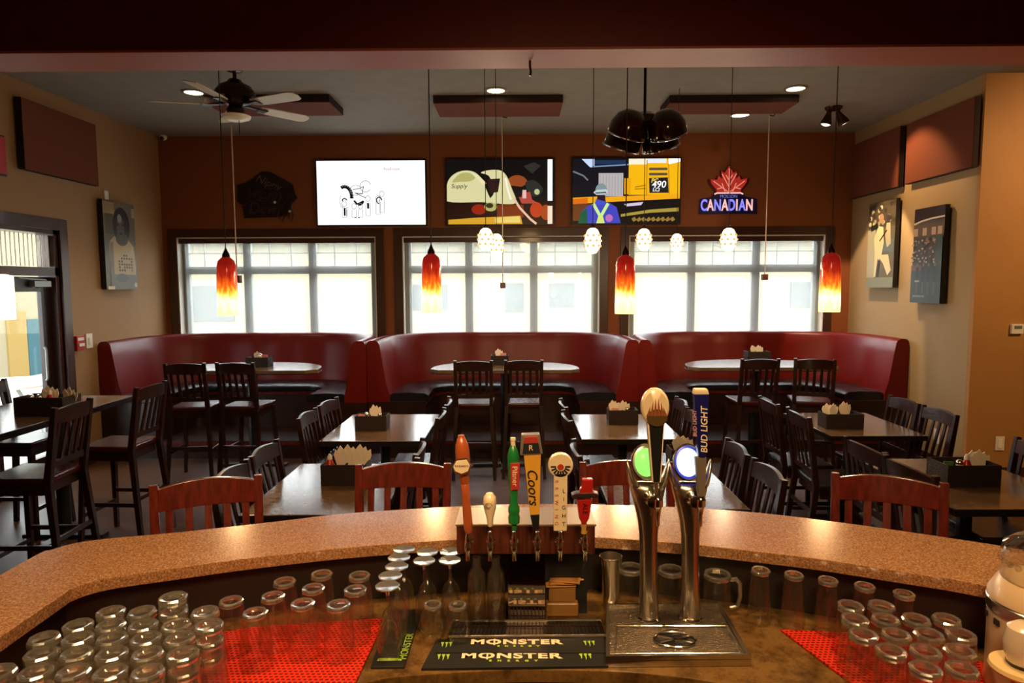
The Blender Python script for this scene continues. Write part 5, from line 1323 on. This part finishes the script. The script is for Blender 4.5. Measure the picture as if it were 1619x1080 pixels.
for i, (dx, hh) in enumerate(((-15, 15), (-9, 22), (-3, 27), (3, 27), (9, 21), (14, 14))):
    A_, B_, C_ = L_(1037+dx*.95-2.6, 656, HY), L_(1037+dx*.95+2.6, 656, HY), L_(1037+dx*.7, 656-hh, HY)
    fl.T = Matrix(((1, 0, 0, 0), (0, 0, 1, HY-.0155), (0, 1, 0, 0), (0, 0, 0, 1))); fl.prism([(A_.x, A_.z), (B_.x, B_.z), (C_.x, C_.z)], -.0012, .0012)
fl.build('flame_emblem', mat('copper_emblem', (.42, .14, .05), .3, .4), ho)
t, L_, Y_ = tower(66, 'right beer tower with a white and blue lit lens and a deep blue handle', emis('white_lens', (.80, .90, 1.0), 1.6), mat('blue_medallion', (.03, .05, .40), .3, emit=((.05, .08, .8), .6)))
BLU = mat('deep_blue_lacquer', (.008, .010, .12), .25, coat=.4)
tsil(L_, [(1029, 622), (1054, 622), (1049, 722), (1037, 722)], .026, BLU, 'handle', t, .005)
tsil(L_, [(1031, 614), (1051, 614), (1054, 623), (1029, 623)], .024, CREAM, 'handle_cap', t, .004)
tsil(L_, [(1032, 722), (1050, 722), (1048, 784), (1037, 784)], .018, mat('pewter', (.34, .29, .24), .35, .6), 'handle_foot', t, .003)
q = L_(1045.5, 678, HY); q.y = HY-.0138
text('lettering', 'BUD LIGHT', 10.5*YT/F*1.30, WALLF(q) @ Matrix.Rotation(PI/2+.02, 4, 'Z'), CREAM, t, .0004, .0003, .15)
q = L_(1030.5, 668, HY); q.y = HY-.0138
text('lettering', 'BUD LIGHT', 6*YT/F*1.30, WALLF(q) @ Matrix.Rotation(PI/2+.04, 4, 'Z'), mat('pink_print', (.65, .30, .28), .5), t, .0004, .0002, .15)

# ------------------------------------------------------------------ drink mixer at the right edge
YM = 1.50
cb = at_y(1652, 1000, YM); KM = YM/F
Zp = lambda py: at_y(1652, py, YM).z
mx_ = thing('drink_mixer', 'cream drink mixer with a clear domed top, cut by the right frame edge', 'mixer', (cb.x, YM, CZT))
CRM = mat('cream_enamel', (.60, .42, .25), .32, coat=.3)
zz = lambda py: Zp(py)-CZT
R_ = .112
MB().lathe([(0, .007), (R_*1.0, .007), (R_*1.02, .02), (R_, .04), (R_*1.0, zz(985)), (R_*1.02, zz(975)), (0, zz(974))], 40).build('body', CRM, mx_)
MB().lathe([(R_*1.0, zz(974)), (R_*1.04, zz(970)), (R_*1.04, zz(955)), (R_*1.0, zz(952)), (0, zz(952))], 40).build('band', M['steel'], mx_)
sl = MB()
for i in range(14):
    a_ = 2*PI*i/14; sl.cbox((R_*1.005*math.cos(a_), R_*1.005*math.sin(a_), zz(984)), (.016, .006, .014), Matrix.Rotation(a_+PI/2, 3, 'Z'))
sl.build('vent_slot', M['black'], mx_)
MB().lathe([(R_*1.03, zz(952)), (R_*1.02, zz(945)), (R_*.88, zz(925)), (R_*.82, zz(920)), (0, zz(920))], 40).build('shoulder', CRM, mx_)
MB().lathe([(R_*.82, zz(920)), (R_*.80, zz(895)), (R_*.84, zz(885)), (R_*.80, zz(868)), (R_*.60, zz(856)), (R_*.3, zz(850)), (0, zz(849))], 36).build('dome', M['clear'], mx_)
cr_ = MB()
for i in range(26):
    a_ = 2*PI*i/26; cr_.sphere((R_*.81*math.cos(a_), R_*.81*math.sin(a_), zz(893)), .0075, 8)
cr_.build('dome_facet', M['clear'], mx_)
c2 = at_y(1618, 1030, 1.385)
MB().lathe([(0, at_y(1618, 1062, 1.385).z-CZT), (.058, at_y(1618, 1062, 1.385).z-CZT), (.062, at_y(1618, 1058, 1.385).z-CZT), (.060, at_y(1618, 1052, 1.385).z-CZT), (0, at_y(1618, 1052, 1.385).z-CZT)], 32).build('cup_rest', mat('cream_disc', (.72, .52, .24), .35), mx_).location = (c2.x-cb.x, 1.385-YM, 0)
zc0, zc1 = at_y(1618, 1052, 1.385).z-CZT+.0005, at_y(1618, 985, 1.385).z-CZT
cpo = MB().lathe([(0, zc0+.008), (.030, zc0+.008), (.036, zc0+.03), (.038, zc0+.05), (.032, zc1-.012), (.016, zc1), (0, zc1)], 32).build('spindle_guard', mat('pale_enamel', (.66, .52, .38), .25, coat=.4), mx_); cpo.location = (c2.x-cb.x, 1.385-YM, 0)
MB().lathe([(0, zc0), (.028, zc0), (.031, zc0+.008), (0, zc0+.008)], 28).build('guard_base', M['black'], mx_).location = (c2.x-cb.x, 1.385-YM, 0)
MB().lathe([(0, 0.007), (.05, .007), (.045, .02), (.02, .025), (.018, at_y(1618, 1062, 1.385).z-CZT), (0, at_y(1618, 1062, 1.385).z-CZT)], 24).build('pillar', CRM, mx_).location = (c2.x-cb.x, 1.385-YM, 0)

# ------------------------------------------------------------------ condiment caddies and what stands in them
_cad = [None]
M['ketchup'] = mat('red_plastic_bottle', (.50, .015, .01), .3); M['mustard'] = mat('amber_bottle', (.45, .20, .03), .3); M['pinkpack'] = mat('pink_packet', (.70, .32, .30), .6); M['greenpack'] = mat('green_packet', (.06, .20, .05), .5)
_np = [None]; _pk = [None]
def caddy(px, py, wpx, z, hgt, where, items, rz=0, dpt=.15):
    b = at_z(px, py, z); k = b.y/F; w = wpx*k
    cy = b.y+dpt/2
    t = thing('condiment_caddy', 'black wicker caddy ' + where, 'caddy', (b.x, cy, z), rz, 'black caddies on the tables')
    mb = MB().box(-w/2, w/2, -dpt/2, dpt/2, 0, .010).box(-w/2, w/2, -dpt/2, -dpt/2+.010, .010, hgt).box(-w/2, w/2, dpt/2-.010, dpt/2, .010, hgt)
    mb.box(-w/2, -w/2+.010, -dpt/2+.010, dpt/2-.010, .010, hgt).box(w/2-.010, w/2, -dpt/2+.010, dpt/2-.010, .010, hgt)
    mb.build('basket', M['napkinbox'], t, bevel=.003)
    BX(-.004, .004, -dpt/2+.011, dpt/2-.011, .011, hgt*.9).build('divider', M['napkinbox'], t)
    nn = 0; cnt = {}
    tot = {}
    for it in items: tot[it[0]] = tot.get(it[0], 0)+1
    for kind, fx, hh in items:
        cnt[kind] = cnt.get(kind, 0)+1
        x, y = b.x+fx*(w/2-.03), cy+(.025 if kind == 'n' else -.02)+random.uniform(-.008, .008)
        pos = '' if tot[kind] == 1 else ' (%s of %s)' % (['first', 'second', 'third', 'fourth'][cnt[kind]-1], ['', 'one', 'two', 'three', 'four'][tot[kind]])
        if kind == 'n':
            lab = 'white paper napkins%s in caddy %s' % (pos, where)
            if _np[0] is None:
                m_ = MB()
                for j, (an, hh_) in enumerate(((-.20, .155), (-.05, .172), (.09, .160), (.24, .150))):
                    m_.T = Matrix.Translation((0, .007*j-.010, 0)) @ Matrix.Rotation(an, 4, 'Y')
                    for kk in range(2): m_.T = m_.T @ Matrix.Translation((0, .0022, 0)); m_.add([(-.012, 0, 0), (.012, 0, 0), (.019, 0, hh_-.03), (.004*j-.004, 0, hh_), (-.019, 0, hh_-.022)] + [(-.012, .0016, 0), (.012, .0016, 0), (.019, .0016, hh_-.03), (.004*j-.004, .0016, hh_), (-.019, .0016, hh_-.022)], [(0,1,2,3,4), (9,8,7,6,5), (0,5,6,1), (1,6,7,2), (2,7,8,3), (3,8,9,4), (4,9,5,0)])
                o = m_.build('napkin', M['paper']); _np[0] = o; tag(o, lab, 'napkin', 'napkins in the caddies'); o.location = (x, y, z+.011)
            else: o = dup(_np[0], (x, y, z+.011), 0, lab)
            o.rotation_euler = (random.uniform(-.06, .06), random.uniform(-.16, .16)+fx*.12, random.uniform(-.4, .4)); o.scale = (hh, 1, hh)
        elif kind == 'k':
            bt = thing('sauce_bottle', 'red sauce bottle in caddy %s%s' % (where, pos), 'bottle', (x, y, z+.0105))
            MB().lathe([(0, 0), (.026, 0), (.028, .01), (.028, .09), (.014, .12), (.012, .125), (0, .125)], 18).build('bottle_body', M['ketchup'], bt); MB().lathe([(.014, .1255), (.013, .14), (.005, .155), (0, .155)], 14).build('cap', M['white'], bt)
        elif kind == 's':
            bt = thing('salt_shaker', 'small glass shaker in caddy %s%s' % (where, pos), 'shaker', (x, y-.015, z+.0105))
            MB().lathe([(0, 0), (.020, 0), (.021, .005), (.017, .10), (0, .10)], 14).build('jar', M['paper'], bt); MB().lathe([(.0175, .1005), (.0175, .115), (.010, .125), (0, .126)], 14).build('lid', M['chrome'], bt)
        elif kind in 'pg':
            lab = '%s sugar packet bundle%s in the caddy %s' % ('pink' if kind == 'p' else 'green', pos, where)
            m_ = MB()
            for j in range(5): m_.bar((0, .006*j-.012, 0), (.003*(j-2), .007*j-.014, .105+.006*(j % 2)), .050, .003)
            o = m_.build('sugar_packets', M['pinkpack' if kind == 'p' else 'greenpack']); o.location = (x, y, z+.0105); tag(o, lab, 'sugar packets')
random.seed(21)
caddy(543, 768, 74, .75, .115, 'on the nearer left dining table', [('k', -.9, 1), ('n', -.25, 1.1), ('n', .1, 1.15), ('n', .75, 1.15)])
caddy(586, 682, 51, .75, .115, 'on the farther left dining table', [('p', -.8, 1), ('s', -.4, 1), ('n', .35, 1.05), ('s', .7, 1)])
caddy(986, 672, 47, .75, .115, 'on the farther middle dining table', [('p', -.7, 1), ('n', -.55, 1), ('n', .2, 1), ('s', .4, 1)])
caddy(1086, 742, 50, .75, .115, 'on the table behind the beer towers', [('n', -.3, 1.05), ('n', .3, 1.0)])
caddy(1336, 679, 60, .75, .115, 'on the farther right dining table', [('n', -.75, 1.0), ('n', -.4, 1.0), ('n', .45, 1.1)])
caddy(1540, 771, 86, .75, .12, 'on the dining table near the ochre wall', [('g', -.8, .8), ('k', .0, .8), ('s', -.35, 1), ('n', .62, .95), ('n', .85, 1.0)], 0, .19)
caddy(406, 581, 36, 1.03, .10, 'on the left booth table', [('n', -.4, .85), ('s', .3, 1), ('p', .75, 1)])
caddy(790, 578, 28, 1.03, .10, 'on the middle booth table', [('n', -.2, .9), ('p', .6, 1)])
caddy(1201, 571, 37, 1.03, .10, 'on the right booth table', [('n', -.3, .9), ('n', .3, .9)])
caddy(61, 659, 80, 1.0, .125, 'on the long high table at left', [('k', .25, 1), ('n', .0, 1.05), ('n', .8, 1.0), ('s', -.3, 1), ('s', -.7, 1)], 0, .19)
# ------------------------------------------------------------------ light
def lamp(kind, name, loc, energy, col, size=.1, target=None, spot=None, blend=.5):
    l = bpy.data.lights.new(name, kind); l.energy = energy; l.color = col
    if kind in ('POINT', 'SPOT'): l.shadow_soft_size = size
    if kind == 'SPOT': l.spot_size = math.radians(spot); l.spot_blend = blend
    if kind == 'AREA': l.size = size
    if kind == 'SUN': l.angle = math.radians(size)
    o = bpy.data.objects.new(name, l); COL.objects.link(o); o.location = loc
    if target is not None: o.rotation_euler = (Vector(target)-Vector(loc)).to_track_quat('-Z', 'Y').to_euler()
    return o
WARM, AMBER = (1, .74, .44), (1, .62, .28)
wd = bpy.data.worlds.new('sky'); scene.world = wd; wd.use_nodes = True
bg = wd.node_tree.nodes['Background']; bg.inputs['Color'].default_value = (.93, .97, 1.0, 1); bg.inputs['Strength'].default_value = 7.5
lamp('SUN', 'sun', (0, -5, 12), 4.0, (1, .95, .86), 1, (3, 12, 0) if False else (-4, 9, 0))
for p in CANS: lamp('SPOT', 'can_light', (p.x, p.y, 3.66), 110, WARM, .05, (p.x, p.y, 0), 100, .8)
for b in ART: lamp('POINT', 'pendant_light', (b.x, b.y, b.z-.02), 13, AMBER, .04)
for c in WHP: lamp('POINT', 'globe_light', (c.x, c.y-.0, c.z-.14), 10, WARM, .05)
# the two heads of the spot fixture wash the right wall
lamp('SPOT', 'spot_head_light', (sp.x-.02, sp.y-.02, 3.46), 230, WARM, .03, (4.12, 7.75, 1.5), 50, .2)
lamp('SPOT', 'spot_head_light', (sp.x+.10, sp.y-.06, 3.47), 60, AMBER, .03, (4.12, 6.9, 2.9), 70, .6)
# lamps of the bar itself, in the ceiling over the counter and behind it
for x, y, e in ((-.95, 1.55, 125), (0.0, 1.75, 110), (.95, 1.60, 140)): lamp('SPOT', 'bar_downlight', (x, y, 3.35), e, AMBER, .14, (x*.95, y-.02, 0), 75, .9)
lamp('SPOT', 'back_bar_light', (.3, -.3, 2.9), 210, AMBER, .25, (.3, 2.2, .9), 95, .9)
lamp('SPOT', 'back_bar_light', (-1.1, -.2, 2.7), 90, AMBER, .12, (-.85, 1.5, 1.0), 60, .8)
lamp('SPOT', 'ochre_wall_fill', (5.6, 3.9, 3.6), 290, AMBER, .08, (5.2, 6.1, 2.0), 100, .8)  # added spot without a fixture, brightens the ochre wall

# ------------------------------------------------------------------ render settings that belong to the scene
vs = scene.view_settings
vs.view_transform = 'Standard'; vs.look = 'None'; vs.exposure = 0.0; vs.gamma = 1.0; vs.use_curve_mapping = False
cy = scene.cycles
cy.max_bounces = 14; cy.transmission_bounces = 12; cy.glossy_bounces = 5; cy.diffuse_bounces = 4; cy.transparent_max_bounces = 40
cy.use_denoising = True; cy.caustics_reflective = False; cy.caustics_refractive = False
cy.sample_clamp_indirect = 6.0; cy.blur_glossy = .5
